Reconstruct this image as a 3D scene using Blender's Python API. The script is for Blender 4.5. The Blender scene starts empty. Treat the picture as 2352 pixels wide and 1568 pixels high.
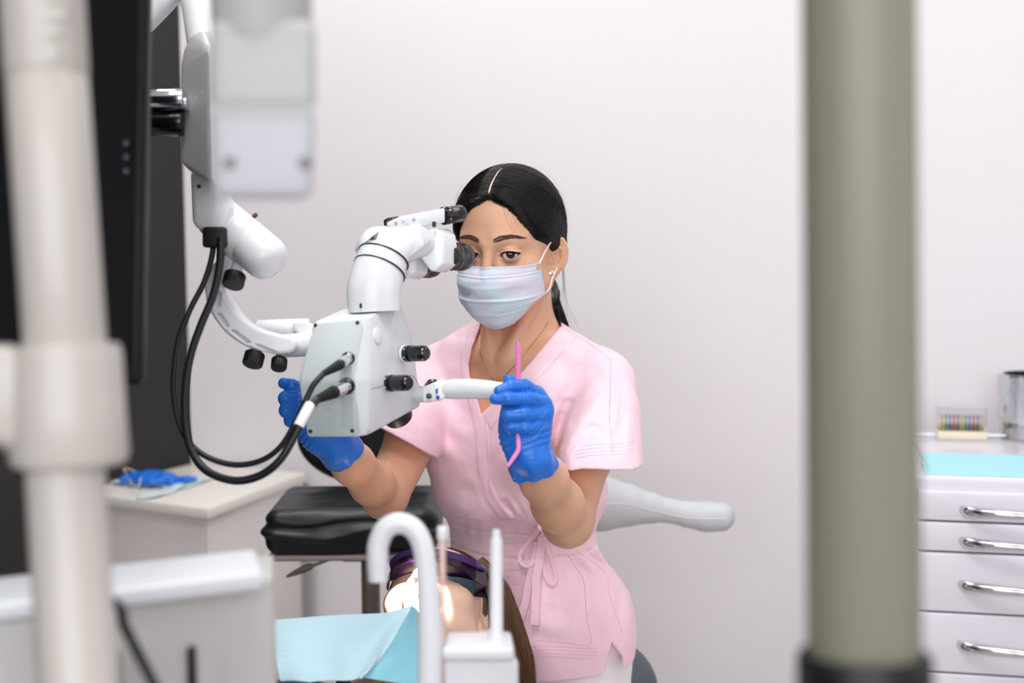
import bpy, bmesh, math, random
import numpy as np
from mathutils import Vector, Matrix
random.seed(7); RNG = np.random.RandomState(11)
SC = bpy.context.scene; COL = SC.collection

# ------------------------------------------------------------ camera, world, lights, exposure
W, H, F = 2352.0, 1568.0, 3267.0
CAM = np.array([0.0, 0.0, 1.30])
PITCH, ROLL = math.radians(5.0), math.radians(-0.43)
RM = Matrix.Rotation(math.pi/2 - PITCH, 3, 'X') @ Matrix.Rotation(ROLL, 3, 'Z')
RN = np.array(RM)
cd = bpy.data.cameras.new('camera'); cam = bpy.data.objects.new('camera', cd); COL.objects.link(cam)
cam.matrix_world = Matrix.Translation(Vector(CAM)) @ RM.to_4x4()
cd.sensor_width = 36.0; cd.lens = 36.0*F/W; cd.clip_start = 0.05
cd.dof.use_dof = True; cd.dof.focus_distance = 2.02; cd.dof.aperture_fstop = 2.6
SC.camera = cam
SC.view_settings.view_transform = 'Standard'; SC.view_settings.look = 'None'
SC.view_settings.gamma = 1.0; SC.view_settings.use_curve_mapping = False
SC.view_settings.exposure = 0.15
SC.cycles.use_denoising = True; SC.cycles.use_adaptive_sampling = True; SC.cycles.adaptive_threshold = 0.015
SC.cycles.max_bounces = 8; SC.cycles.diffuse_bounces = 5; SC.cycles.glossy_bounces = 4
SC.cycles.sample_clamp_indirect = 6.0
world = bpy.data.worlds.new('world'); SC.world = world; world.use_nodes = True
world.node_tree.nodes['Background'].inputs[0].default_value = (0.95, 0.97, 1.0, 1)
world.node_tree.nodes['Background'].inputs[1].default_value = 0.3

def area(name, loc, target, sx, sy, power, col=(1, 1, 1)):
    l = bpy.data.lights.new(name, 'AREA'); l.shape = 'RECTANGLE'; l.size = sx; l.size_y = sy
    l.energy = power; l.color = col
    o = bpy.data.objects.new(name, l); COL.objects.link(o); o.location = loc
    o.rotation_euler = (Vector(target) - Vector(loc)).to_track_quat('-Z', 'Y').to_euler()
    return o
area('ceiling_light', (-0.5, 2.45, 2.62), (-0.5, 2.45, 0), 0.62, 0.62, 13, (1.0, 0.985, 0.97))
area('ceiling_light', (0.9, 2.15, 2.62), (0.9, 2.15, 0), 0.62, 0.62, 6, (1.0, 0.99, 0.985))
area('ceiling_light', (-0.2, 1.15, 2.62), (-0.2, 1.15, 0), 0.62, 0.62, 15, (1.0, 0.985, 0.97))
area('ceiling_light', (1.5, 0.6, 2.62), (1.5, 0.6, 0), 0.62, 0.62, 4, (1.0, 0.99, 0.985))
area('window_daylight', (-0.15, -1.30, 1.75), (-0.2, 2.2, 1.2), 2.6, 1.5, 52, (0.97, 0.98, 1.0))
area('window_daylight_side', (2.55, 1.1, 1.7), (0.2, 2.2, 1.1), 1.2, 1.4, 3.5, (0.93, 0.96, 1.0))

# ------------------------------------------------------------ projection helpers
def P(px, py, D):
    v = np.array([(px - W/2)/F*D, -(py - H/2)/F*D, -D])
    return CAM + RN @ v
def onz(px, py, z):
    d = RN @ np.array([(px - W/2)/F, -(py - H/2)/F, -1.0])
    return CAM + d*((z - CAM[2])/d[2])
def PX(p):
    v = (p - CAM) @ RN
    D = -v[:, 2]
    return v[:, 0]/D*F + W/2, -v[:, 1]/D*F + H/2, D
def A3(*a): return np.array(a, float)
def nrm(v): return v/np.linalg.norm(v)

# ------------------------------------------------------------ materials
def C(r, g, b):
    f = lambda c: (c/255.0)/12.92 if c/255.0 <= 0.04045 else ((c/255.0 + 0.055)/1.055)**2.4
    return (f(r), f(g), f(b), 1.0)
MATS = {}
def mat(name, rgb, rough=0.5, metal=0.0, sss=0.0, sssr=(1, .4, .25), bump=None, coat=0.0, trans=0.0, alpha=1.0,
        sheen=0.0, var=None, spec=0.5, aniso_noise=None, wave=None, ior=1.45):
    if name in MATS: return MATS[name]
    m = bpy.data.materials.new(name); m.use_nodes = True; nt = m.node_tree; b = nt.nodes['Principled BSDF']
    b.inputs['Base Color'].default_value = C(*rgb); b.inputs['Roughness'].default_value = rough
    b.inputs['Metallic'].default_value = metal; b.inputs['Coat Weight'].default_value = coat
    b.inputs['Transmission Weight'].default_value = trans; b.inputs['Alpha'].default_value = alpha
    b.inputs['Specular IOR Level'].default_value = spec; b.inputs['IOR'].default_value = ior
    if sheen: b.inputs['Sheen Weight'].default_value = sheen
    if sss:
        b.inputs['Subsurface Weight'].default_value = sss
        b.inputs['Subsurface Radius'].default_value = sssr; b.inputs['Subsurface Scale'].default_value = 0.006
    tc = nt.nodes.new('ShaderNodeTexCoord')
    if var:                                   # (noise scale, second colour, amount)
        n = nt.nodes.new('ShaderNodeTexNoise'); n.inputs['Scale'].default_value = var[0]; n.inputs['Detail'].default_value = 4
        nt.links.new(tc.outputs['Object'], n.inputs['Vector'])
        r = nt.nodes.new('ShaderNodeMapRange'); r.inputs[1].default_value = 0.35; r.inputs[2].default_value = 0.65
        r.inputs[3].default_value = 0; r.inputs[4].default_value = var[2]
        nt.links.new(n.outputs['Fac'], r.inputs[0])
        mx = nt.nodes.new('ShaderNodeMix'); mx.data_type = 'RGBA'
        mx.inputs['A'].default_value = C(*rgb); mx.inputs['B'].default_value = C(*var[1])
        nt.links.new(r.outputs[0], mx.inputs['Factor']); nt.links.new(mx.outputs['Result'], b.inputs['Base Color'])
    last = None
    for spec_ in (bump or []):                # (kind, scale vector or float, strength, distance)
        kind, s, st, dist = spec_
        mp = nt.nodes.new('ShaderNodeMapping'); mp.inputs['Scale'].default_value = (s, s, s) if not hasattr(s, '__len__') else s
        nt.links.new(tc.outputs['Object'], mp.inputs['Vector'])
        if kind == 'wave':
            n = nt.nodes.new('ShaderNodeTexWave'); n.inputs['Scale'].default_value = 1; n.inputs['Distortion'].default_value = 6
            n.inputs['Detail'].default_value = 2
        elif kind == 'ridge':
            n = nt.nodes.new('ShaderNodeTexNoise'); n.noise_type = 'RIDGED_MULTIFRACTAL'; n.inputs['Scale'].default_value = 1
            n.inputs['Detail'].default_value = 1.5
        else:
            n = nt.nodes.new('ShaderNodeTexNoise'); n.inputs['Scale'].default_value = 1; n.inputs['Detail'].default_value = 3
        nt.links.new(mp.outputs[0], n.inputs['Vector'])
        bp = nt.nodes.new('ShaderNodeBump'); bp.inputs['Strength'].default_value = st; bp.inputs['Distance'].default_value = dist
        nt.links.new(n.outputs[0], bp.inputs['Height'])
        if last: nt.links.new(last.outputs[0], bp.inputs['Normal'])
        last = bp
    if last: nt.links.new(last.outputs[0], b.inputs['Normal'])
    MATS[name] = m
    return m
def emit(name, rgb, s):
    m = bpy.data.materials.new(name); m.use_nodes = True; nt = m.node_tree; b = nt.nodes['Principled BSDF']
    b.inputs['Base Color'].default_value = C(*rgb); b.inputs['Emission Color'].default_value = C(*rgb)
    b.inputs['Emission Strength'].default_value = s
    return m

# ------------------------------------------------------------ object helpers
WLOC = {}
def thing(name, label, cat, loc, group=None):
    o = bpy.data.objects.new(name, None); o.empty_display_size = 0.05; COL.objects.link(o)
    o.location = Vector(loc); WLOC[o.name] = np.array(loc, float)
    o['label'] = label; o['category'] = cat
    if group: o['group'] = group
    return o
def tag(o, label=None, cat=None, group=None, kind=None):
    for k, v in (('label', label), ('category', cat), ('group', group), ('kind', kind)):
        if v: o[k] = v
    return o
def mk(name, V, Fc, m, parent=None, smooth=True, auto=None, origin=None):
    V = np.asarray(V, float)
    c = np.array(origin, float) if origin is not None else (V.min(0) + V.max(0))/2
    me = bpy.data.meshes.new(name)
    me.from_pydata((V - c).tolist(), [], [list(map(int, f)) for f in Fc] if not isinstance(Fc, np.ndarray) else Fc.tolist())
    me.update()
    if smooth: me.polygons.foreach_set('use_smooth', [True]*len(me.polygons))
    if auto is not None:
        me.set_sharp_from_angle(angle=math.radians(auto))
    for mm in (m if isinstance(m, (list, tuple)) else [m]): me.materials.append(mm)
    o = bpy.data.objects.new(name, me); COL.objects.link(o)
    WLOC[o.name] = c
    if parent is not None:
        o.parent = parent; o.location = Vector(c - WLOC[parent.name])
    else: o.location = Vector(c)
    return o
def bmobj(name, bm, m, parent=None, smooth=True, auto=35, origin=None):
    bmesh.ops.recalc_face_normals(bm, faces=bm.faces)
    V = np.array([v.co[:] for v in bm.verts]); bm.verts.index_update()
    Fc = [[v.index for v in f.verts] for f in bm.faces]; bm.free()
    return mk(name, V, Fc, m, parent, smooth, auto, origin)

def spline(pts, n=8):
    pts = np.asarray(pts, float); K = len(pts); out = []
    e = np.vstack([2*pts[0] - pts[1], pts, 2*pts[-1] - pts[-2]])
    for i in range(K - 1):
        p0, p1, p2, p3 = e[i], e[i+1], e[i+2], e[i+3]
        for t in np.linspace(0, 1, n, endpoint=False):
            out.append(0.5*((2*p1) + (-p0 + p2)*t + (2*p0 - 5*p1 + 4*p2 - p3)*t*t + (-p0 + 3*p1 - 3*p2 + p3)*t**3))
    out.append(pts[-1]); return np.array(out)
def sweep(path, rad, seg=16, up=None, cap=True, flat=None):
    """rad: per point radius or (rx, ry); returns verts, faces"""
    path = np.asarray(path, float); n = len(path)
    T = np.gradient(path, axis=0); T /= np.linalg.norm(T, axis=1)[:, None] + 1e-12
    u = np.array(up if up is not None else (0, 0, 1.0)); 
    if abs(np.dot(u, T[0])) > 0.95: u = np.array((1.0, 0, 0))
    V = []; Fc = []
    rad = np.asarray(rad, float)
    if rad.ndim == 0: rad = np.full(n, float(rad))
    if rad.ndim == 1: rad = np.stack([rad, rad], 1)
    a = np.arange(seg)/seg*2*math.pi
    for i in range(n):
        u = u - np.dot(u, T[i])*T[i]; u /= np.linalg.norm(u); w = np.cross(T[i], u)
        if up is not None and abs(np.dot(up, T[i])) < .9:
            u = np.array(up, float) - np.dot(up, T[i])*T[i]; u /= np.linalg.norm(u); w = np.cross(T[i], u)
        V.append(path[i] + np.outer(np.cos(a)*rad[i, 0], w) + np.outer(np.sin(a)*rad[i, 1], u))
    V = np.vstack(V)
    for i in range(n - 1):
        for j in range(seg):
            k = (j + 1) % seg
            Fc.append((i*seg + j, i*seg + k, (i+1)*seg + k, (i+1)*seg + j))
    if cap: Fc.append(tuple(range(seg))[::-1]); Fc.append(tuple((n-1)*seg + j for j in range(seg)))
    return V, Fc
def tube(name, pts, r, m, parent=None, seg=16, n=8, up=None, smooth=True, auto=50):
    """pts world points; r scalar or list (per control point)"""
    path = spline(pts, n) if n > 1 else np.asarray(pts, float)
    if hasattr(r, '__len__'):
        r = np.asarray(r, float); K = len(pts)
        x = np.linspace(0, K - 1, len(path))
        rr = np.interp(x, range(K), r) if r.ndim == 1 else np.stack([np.interp(x, range(K), r[:, 0]), np.interp(x, range(K), r[:, 1])], 1)
    else: rr = r
    V, Fc = sweep(path, rr, seg, up)
    return mk(name, V, Fc, m, parent, smooth, auto)
def lathe_vf(A, B, prof, seg=40, knurl=None):
    """prof: list of (t metres from A toward B, r)"""
    A = np.asarray(A, float); d = nrm(np.asarray(B, float) - A)
    u = np.cross(d, (0, 0, 1.0)); 
    if np.linalg.norm(u) < 1e-3: u = np.cross(d, (1.0, 0, 0))
    u = nrm(u); w = np.cross(d, u); V = []; Fc = []
    a = np.arange(seg)/seg*2*math.pi
    for (t, r) in prof:
        rr = np.full(seg, r)
        if knurl and knurl[0] <= t <= knurl[1]: rr = r*(1 - knurl[2]*((np.arange(seg) % knurl[3]) >= knurl[3]*0.55))
        V.append(A + d*t + np.outer(np.cos(a)*rr, u) + np.outer(np.sin(a)*rr, w))
    V = np.vstack(V); n = len(prof)
    for i in range(n - 1):
        for j in range(seg):
            k = (j + 1) % seg; Fc.append((i*seg + j, i*seg + k, (i+1)*seg + k, (i+1)*seg + j))
    Fc.append(tuple(range(seg))[::-1]); Fc.append(tuple((n-1)*seg + j for j in range(seg)))
    return V, Fc
def lathe(name, A, B, prof, m, parent=None, seg=40, knurl=None, auto=38):
    V, Fc = lathe_vf(A, B, prof, seg, knurl)
    return mk(name, V, Fc, m, parent, True, auto)
def cyl(name, A, B, r, m, parent=None, seg=40, bev=0.0015, r2=None):
    L = np.linalg.norm(np.asarray(B, float) - np.asarray(A, float)); r2 = r if r2 is None else r2
    bev = min(bev, L*0.4)
    pr = [(0, r - bev), (bev*0.3, r - bev*0.3), (bev, r), (L - bev, r2), (L - bev*0.3, r2 - bev*0.3), (L, r2 - bev)]
    return lathe(name, A, B, pr, m, parent, seg, None, 50)
def frame(X=None, Y=None, Z=None):
    """orthonormal 3x3 (columns X, Y, Z) from two given axes"""
    if X is not None and Y is not None:
        X = nrm(A3(*X)); Y = A3(*Y); Y = nrm(Y - X*np.dot(X, Y)); Z = np.cross(X, Y)
    elif Y is not None and Z is not None:
        Z = nrm(A3(*Z)); Y = A3(*Y); Y = nrm(Y - Z*np.dot(Z, Y)); X = np.cross(Y, Z)
    return np.stack([X, Y, Z], 1)
def rbox_bm(c, size, R=None, bev=0.003, seg=3):
    bm = bmesh.new(); bmesh.ops.create_cube(bm, size=1)
    for v in bm.verts: v.co = Vector((v.co.x*size[0], v.co.y*size[1], v.co.z*size[2]))
    if bev > 0: bmesh.ops.bevel(bm, geom=bm.edges[:], offset=min(bev, min(size)*0.45), segments=seg, profile=0.5, affect='EDGES', clamp_overlap=True)
    R = np.eye(3) if R is None else R
    for v in bm.verts: v.co = Vector(R @ np.array(v.co[:]) + np.asarray(c, float))
    return bm
def rbox(name, c, size, m, parent=None, R=None, bev=0.003, seg=3):
    return bmobj(name, rbox_bm(c, size, R, bev, seg), m, parent, True, 40)
def hull(name, pts, m, parent=None, bev=0.003, seg=3, flat=6):
    bm = bmesh.new()
    for p in pts: bm.verts.new(Vector(p))
    r = bmesh.ops.convex_hull(bm, input=bm.verts[:])
    loose = [v for v in bm.verts if not v.link_faces]
    if loose: bmesh.ops.delete(bm, geom=loose, context='VERTS')
    bmesh.ops.dissolve_limit(bm, angle_limit=math.radians(flat), verts=bm.verts[:], edges=bm.edges[:])
    bmesh.ops.recalc_face_normals(bm, faces=bm.faces)
    if bev: bmesh.ops.bevel(bm, geom=bm.edges[:], offset=bev, segments=seg, profile=0.5, affect='EDGES', clamp_overlap=True)
    return bmobj(name, bm, m, parent, True, 40)
def merge_vf(lst):
    V = []; Fc = []; o = 0
    for v, f in lst:
        V.append(np.asarray(v)); Fc += [tuple(i + o for i in ff) for ff in f]; o += len(v)
    return np.vstack(V), Fc
def extrude_poly(poly, n, th):
    """poly: world pts (N,3); returns closed slab verts, faces"""
    poly = np.asarray(poly, float); n = nrm(np.asarray(n, float)); N = len(poly)
    V = np.vstack([poly, poly + n*th])
    Fc = [tuple(range(N)), tuple(range(2*N - 1, N - 1, -1))] + [(i, i + N, (i+1) % N + N, (i+1) % N) for i in range(N)]
    return V, Fc

from mathutils.bvhtree import BVHTree
BV = {}
def hit(o, px, py):
    """nearest point of a mesh object along the ray through a photo pixel, and its normal"""
    if o.name not in BV:
        c = WLOC[o.name]; BV[o.name] = BVHTree.FromPolygons([tuple(np.array(v.co[:]) + c) for v in o.data.vertices], [tuple(p.vertices) for p in o.data.polygons])
    d = nrm(P(px, py, 1.0) - CAM); r = BV[o.name].ray_cast(Vector(CAM), Vector(d))
    if r[0] is None: return P(px, py, 1.85), RN @ A3(0, 0, 1.0)
    n = np.array(r[1][:]); n = n if np.dot(n, d) < 0 else -n
    return np.array(r[0][:]), n

# ------------------------------------------------------------ signed distance modelling
def dot(a, b): return a @ b
def cap(p, a, b, r1, r2=None):
    a = np.asarray(a, float); b = np.asarray(b, float); r2 = r1 if r2 is None else r2
    ba = b - a; pa = p - a
    h = np.clip(pa @ ba/(ba @ ba), 0, 1)
    return np.linalg.norm(pa - h[:, None]*ba, axis=1) - (r1 + (r2 - r1)*h)
def chain(p, pts, rs, k=0.004):
    d = None
    for i in range(len(pts) - 1):
        e = cap(p, pts[i], pts[i+1], rs[i], rs[i+1]); d = e if d is None else smin(d, e, k)
    return d
def ell(p, c, r, R=None):
    q = p - np.asarray(c, float)
    if R is not None: q = q @ R
    r = np.asarray(r, float)
    k0 = np.linalg.norm(q/r, axis=1); k1 = np.linalg.norm(q/(r*r), axis=1) + 1e-9
    return k0*(k0 - 1)/k1
def sbox(p, c, half, rad, R=None):
    q = p - np.asarray(c, float)
    if R is not None: q = q @ R
    d = np.abs(q) - (np.asarray(half, float) - rad)
    return np.linalg.norm(np.maximum(d, 0), axis=1) + np.minimum(d.max(1), 0) - rad
def smin(a, b, k):
    h = np.clip(0.5 + 0.5*(b - a)/k, 0, 1)
    return b*(1 - h) + a*h - k*h*(1 - h)
def smax(a, b, k): return -smin(-a, -b, k)
def pl_px(px, py, poly):
    """distance in pixels to a polyline and parameter"""
    best = np.full(len(px), 1e9)
    for (x0, y0), (x1, y1) in zip(poly[:-1], poly[1:]):
        dx, dy = x1 - x0, y1 - y0
        h = np.clip(((px - x0)*dx + (py - y0)*dy)/(dx*dx + dy*dy), 0, 1)
        best = np.minimum(best, np.hypot(px - x0 - h*dx, py - y0 - h*dy))
    return best
def poly_px(px, py, poly):
    """signed distance in pixels to a polygon"""
    N = len(poly); d = pl_px(px, py, list(poly) + [poly[0]]); ins = np.zeros(len(px), bool)
    for i in range(N):
        x0, y0 = poly[i]; x1, y1 = poly[(i+1) % N]
        c = ((y0 > py) != (y1 > py)) & (px < (x1 - x0)*(py - y0)/((y1 - y0) + 1e-12) + x0)
        ins ^= c
    return np.where(ins, -d, d)
def snoise(p, f, seed=0):
    r = np.random.RandomState(seed); s = 0
    for i in range(5):
        k = r.normal(size=3); k = k/np.linalg.norm(k)*f*(0.7 + 0.8*r.rand()); s = s + np.sin(p @ k + r.rand()*6.28)
    return s/5
EDG = [((0,0,0),(1,0,0)),((0,1,0),(1,1,0)),((0,0,1),(1,0,1)),((0,1,1),(1,1,1)),((0,0,0),(0,1,0)),((1,0,0),(1,1,0)),
       ((0,0,1),(0,1,1)),((1,0,1),(1,1,1)),((0,0,0),(0,0,1)),((1,0,0),(1,0,1)),((0,1,0),(0,1,1)),((1,1,0),(1,1,1))]
def surf(f, lo, hi, h, blk=8, slack=1.35):
    """surface nets of f over the box, evaluated only near the surface"""
    lo = np.asarray(lo, float); hi = np.asarray(hi, float)
    nb = np.maximum(1, np.ceil((hi - lo)/(h*blk)).astype(int)); n = nb*blk + 1
    bc = np.stack(np.meshgrid(*[np.arange(k) for k in nb], indexing='ij'), -1).reshape(-1, 3)
    cen = lo + (bc + 0.5)*blk*h
    v = f(cen); act = np.abs(v) < blk*h*0.87*slack
    G = np.zeros(n, np.float32)
    sgn = np.where(v > 0, 1.0, -1.0).astype(np.float32)
    Gb = np.repeat(np.repeat(np.repeat(sgn.reshape(nb), blk, 0), blk, 1), blk, 2)
    G[:-1, :-1, :-1] = Gb
    G[-1] = G[-2]; G[:, -1] = G[:, -2]; G[:, :, -1] = G[:, :, -2]
    off = np.stack(np.meshgrid(*[np.arange(blk + 1)]*3, indexing='ij'), -1).reshape(-1, 3)
    ab = bc[act]
    for s in range(0, len(ab), 400):
        idx = (ab[s:s+400, None, :]*blk + off[None]).reshape(-1, 3)
        G[idx[:, 0], idx[:, 1], idx[:, 2]] = f(lo + idx*h)
    G[0] = np.maximum(G[0], 1e-3); G[-1] = np.maximum(G[-1], 1e-3); G[:, 0] = np.maximum(G[:, 0], 1e-3); G[:, -1] = np.maximum(G[:, -1], 1e-3)
    G[:, :, 0] = np.maximum(G[:, :, 0], 1e-3); G[:, :, -1] = np.maximum(G[:, :, -1], 1e-3)
    S = G < 0
    c = S[:-1, :-1, :-1]; mixed = np.zeros(c.shape, bool)
    for a in (0, 1):
        for b in (0, 1):
            for d in (0, 1):
                mixed |= (S[a:n[0]-1+a, b:n[1]-1+b, d:n[2]-1+d] != c)
    ci = np.argwhere(mixed); vid = np.full(c.shape, -1, np.int64); vid[mixed] = np.arange(len(ci))
    acc = np.zeros((len(ci), 3)); cnt = np.zeros(len(ci))
    for e0, e1 in EDG:
        i0 = ci + e0; i1 = ci + e1
        g0 = G[i0[:, 0], i0[:, 1], i0[:, 2]].astype(float); g1 = G[i1[:, 0], i1[:, 1], i1[:, 2]].astype(float)
        m = (g0 < 0) != (g1 < 0); t = np.where(m, g0/(g0 - g1 + 1e-20), 0)
        acc += np.where(m[:, None], np.array(e0) + t[:, None]*(np.array(e1) - np.array(e0)), 0); cnt += m
    V = lo + (ci + acc/np.maximum(cnt, 1)[:, None])*h
    quads = []
    for ax in range(3):
        a1, a2 = (ax + 1) % 3, (ax + 2) % 3
        s0 = [slice(None)]*3; s1 = [slice(None)]*3; s0[ax] = slice(0, -1); s1[ax] = slice(1, None)
        A, B = S[tuple(s0)], S[tuple(s1)]
        e = np.argwhere(A != B)
        e = e[(e[:, a1] > 0) & (e[:, a2] > 0) & (e[:, a1] < n[a1]-1) & (e[:, a2] < n[a2]-1)]
        fl = A[e[:, 0], e[:, 1], e[:, 2]]
        d1 = np.zeros(3, int); d1[a1] = 1; d2 = np.zeros(3, int); d2[a2] = 1
        q = [vid[tuple((e - o).T)] for o in (d1 + d2, d2, 0*d1, d1)]
        q = np.stack(q, 1); q[~fl] = q[~fl][:, ::-1]
        quads.append(q)
    Q = np.vstack(quads); Q = Q[(Q >= 0).all(1)]
    return V, Q
def march(f, px, py, D0, D1, n=160):
    """first surface of f along the view ray through a pixel"""
    Ds = np.linspace(D0, D1, n); a = P(px, py, 1.0) - CAM
    v = f(CAM + Ds[:, None]*a)
    k = np.argmax(v < 0)
    if not (v < 0).any(): k = int(np.argmin(v)); return CAM + Ds[k]*a
    if k == 0: return CAM + Ds[0]*a
    t = v[k-1]/(v[k-1] - v[k]); return CAM + (Ds[k-1] + t*(Ds[k] - Ds[k-1]))*a
def surfline(f, pts, D0, D1, step=6, lift=0.0006, smooth=2):
    """pixel polyline draped on a surface, lifted a little toward its outside"""
    sp = spline(np.array([(a, b, 0) for a, b in pts]), 10)
    L = np.r_[0, np.cumsum(np.linalg.norm(np.diff(sp, axis=0), axis=1))]
    t = np.arange(0, L[-1], step); X = np.interp(t, L, sp[:, 0]); Y = np.interp(t, L, sp[:, 1])
    out = np.array([march(f, x, y, D0, D1) for x, y in zip(X, Y)])
    g = np.stack([(f(out + e) - f(out - e)) for e in np.eye(3)*0.001], 1); g /= np.linalg.norm(g, axis=1)[:, None] + 1e-9
    out = out + g*lift
    for _ in range(smooth):
        out[1:-1] = (out[:-2] + 2*out[1:-1] + out[2:])/4
    return out
def ribbon_vf(path, nor, width, th):
    path = np.asarray(path); T = np.gradient(path, axis=0); T /= np.linalg.norm(T, axis=1)[:, None] + 1e-9
    nor = np.asarray(nor, float); nor = np.broadcast_to(nor, path.shape)
    S = np.cross(T, nor); S /= np.linalg.norm(S, axis=1)[:, None] + 1e-9; N = np.cross(S, T)
    w = np.broadcast_to(np.asarray(width, float), (len(path),))[:, None]
    V = np.stack([path - S*w/2 - N*th/2, path + S*w/2 - N*th/2, path + S*w/2 + N*th/2, path - S*w/2 + N*th/2], 1).reshape(-1, 3)
    Fc = []
    for i in range(len(path) - 1):
        for j in range(4):
            k = (j + 1) % 4; Fc.append((i*4 + j, i*4 + k, (i+1)*4 + k, (i+1)*4 + j))
    Fc.append((3, 2, 1, 0)); b = (len(path)-1)*4; Fc.append((b, b+1, b+2, b+3))
    return V, Fc
# ------------------------------------------------------------ materials used widely
M_WALL = mat('wall_paint', (236, 232, 235), 0.85, var=(1.3, (233, 230, 234), 0.6))
M_DARK = mat('dark_wall_paint', (51, 49, 50), 0.75, spec=0.25)
M_FLOOR = mat('floor_vinyl', (190, 182, 176), 0.45, var=(3.0, (180, 172, 166), 0.7))
M_CEIL = mat('ceiling_white', (240, 238, 236), 0.9)
M_WHITE = mat('white_plastic', (238, 240, 242), 0.28, spec=0.5, coat=0.15)
M_GREY = mat('pale_grey_plastic', (208, 216, 217), 0.38)
M_BLACK = mat('black_plastic', (16, 18, 20), 0.3, spec=0.5)
M_RUBBER = mat('black_rubber', (20, 22, 24), 0.5)
M_CHROME = mat('chrome', (215, 218, 222), 0.12, metal=1.0)
M_LAM = mat('white_laminate', (226, 220, 218), 0.5)
M_LAMTOP = mat('laminate_top', (238, 233, 226), 0.45)
M_LACQ = mat('white_lacquer', (226, 224, 234), 0.25, coat=0.2)

# ------------------------------------------------------------ the room
ZT = 0.72
C0 = onz(440, 1062, ZT)[:2]                       # the corner behind the small cabinet
aB = math.radians(14.5)
U = np.array([math.cos(aB), -math.sin(aB)]); Vb = np.array([math.sin(aB), math.cos(aB)])
aL = math.radians(27); VL = np.array([math.sin(aL), math.cos(aL)])     # the dark wall runs toward us along -VL
def slab(name, p0, p1, z0, z1, th, nrm2, m):
    p0 = np.array(p0); p1 = np.array(p1); n2 = np.array(nrm2)*th
    q = [p0, p1, p1 + n2, p0 + n2]
    V = [(a[0], a[1], z) for z in (z0, z1) for a in q]
    Fc = [(3, 2, 1, 0), (4, 5, 6, 7)] + [(i, (i+1) % 4, (i+1) % 4 + 4, i + 4) for i in range(4)]
    o = mk(name, V, Fc, m, None, False); o['kind'] = 'structure'; return o
ZC = 2.70
RB = C0 + U*4.0                                   # right end of the back wall
LF = C0 - VL*5.2
RF = RB - Vb*5.4
slab('wall_back', C0 - U*0.12, RB + U*0.1, 0, ZC, 0.1, Vb, M_WALL)
slab('wall_left', C0, LF, 0, ZC, 0.1, (-VL[1], VL[0]), M_DARK)
slab('wall_right', RB, RF, 0, ZC, 0.1, U, M_WALL)
slab('wall_front', LF, RF, 0, ZC, 0.1, (-0.2, -0.98), M_WALL)
for nm, z0, z1, m in (('floor', -0.1, 0.0, M_FLOOR), ('ceiling', ZC, ZC + 0.1, M_CEIL)):
    q = [C0 + Vb*.1 - U*.2, RB + Vb*.1 + U*.1, RF + U*.1 - Vb*.3, LF - U*.3 - Vb*.3]
    V = [(a[0], a[1], z) for z in (z0, z1) for a in q]
    o = mk(nm, V, [(3, 2, 1, 0), (4, 5, 6, 7)] + [(i, (i+1) % 4, (i+1) % 4 + 4, i + 4) for i in range(4)], m, None, False)
    o['kind'] = 'structure'

# ------------------------------------------------------------ small cabinet at the left with its worktop
q0 = onz(478, 1168, ZT)[:2]                        # front right corner of the top
q1 = onz(706, 1084, ZT)[:2]                        # back right corner
ev = nrm(q1 - q0); dep = np.linalg.norm(q1 - q0)
ew = np.array([-ev[1], ev[0]])                     # to the left
cab = thing('side_cabinet', 'white laminate side cabinet with thick top standing by the dark wall', 'cabinet', (q0[0], q0[1], 0))
RC = np.array([[-ew[0], ev[0], 0], [-ew[1], ev[1], 0], [0, 0, 1.0]])
def cabpt(a, b, z): return A3(*(q0 + ew*a + ev*b), z)
q3 = onz(205, 1134, ZT)[:2]; k_ = np.dot(q3 - C0, VL); q3 = C0 + VL*k_ + A3(VL[1], -VL[0])*.004   # front left, on the dark wall
q2 = C0 + A3(.006, -.006) 
def prism(name, ins, z0, z1, m, bev=.003):
    c = (q0 + q1 + q2 + q3)/4; Q4 = [q + (c - q)/np.linalg.norm(c - q)*i for q, i in zip((q0, q1, q2, q3), ins)]
    return hull(name, [A3(q[0], q[1], z) for q in Q4 for z in (z0, z1)], m, cab, bev, 2, 2)
prism('worktop', (0, .004, .004, .004), ZT - .022, ZT, M_LAMTOP)
prism('carcass', (.024, .02, .012, .02), .06, ZT - .024, M_LAM)
prism('plinth', (.06, .05, .05, .05), 0, .059, M_LAM, .002)
rbox('edge_profile', cabpt(.008, dep + 0.008, (ZT-0.02)/2), (0.014, 0.012, ZT - 0.03), mat('grey_profile', (158, 154, 153), .4), cab, RC, 0.002)

# crumpled glove, folded mask and pouch lying on the worktop
M_NITRILE = mat('blue_nitrile', (34, 116, 218), 0.34, spec=0.5, sss=0.05, sssr=(.2, .5, 1), bump=[('noise', (60, 60, 260), 0.35, 0.002), ('ridge', (45, 120, 45), 0.25, 0.0015)])
g0 = onz(362, 1108, ZT + .006)
def fglove(p):
    q = p - g0; X = A3(*(-ew), 0); Yv = A3(*ev, 0)
    a = q @ X; b = q @ Yv; z = q[:, 2]
    s = np.stack([a, b, z], 1)
    d = ell(s, (-.012, -.004, .010), (.056, .044, .016))
    for (x0, y0, x1, y1, r) in ((.02, .0, .078, .022, .0075), (.02, -.006, .068, .0, .0075), (.01, -.014, .05, -.028, .0075), (-.02, -.02, .012, -.042, .007), (-.045, .0, -.066, -.03, .01)):
        d = smin(d, cap(s, (x0, y0, .009), (x1, y1, .008), r, r*.9), .008)
    return d + 0.003*snoise(s, 190, 3) + 0.0016*snoise(s, 420, 4)
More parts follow.
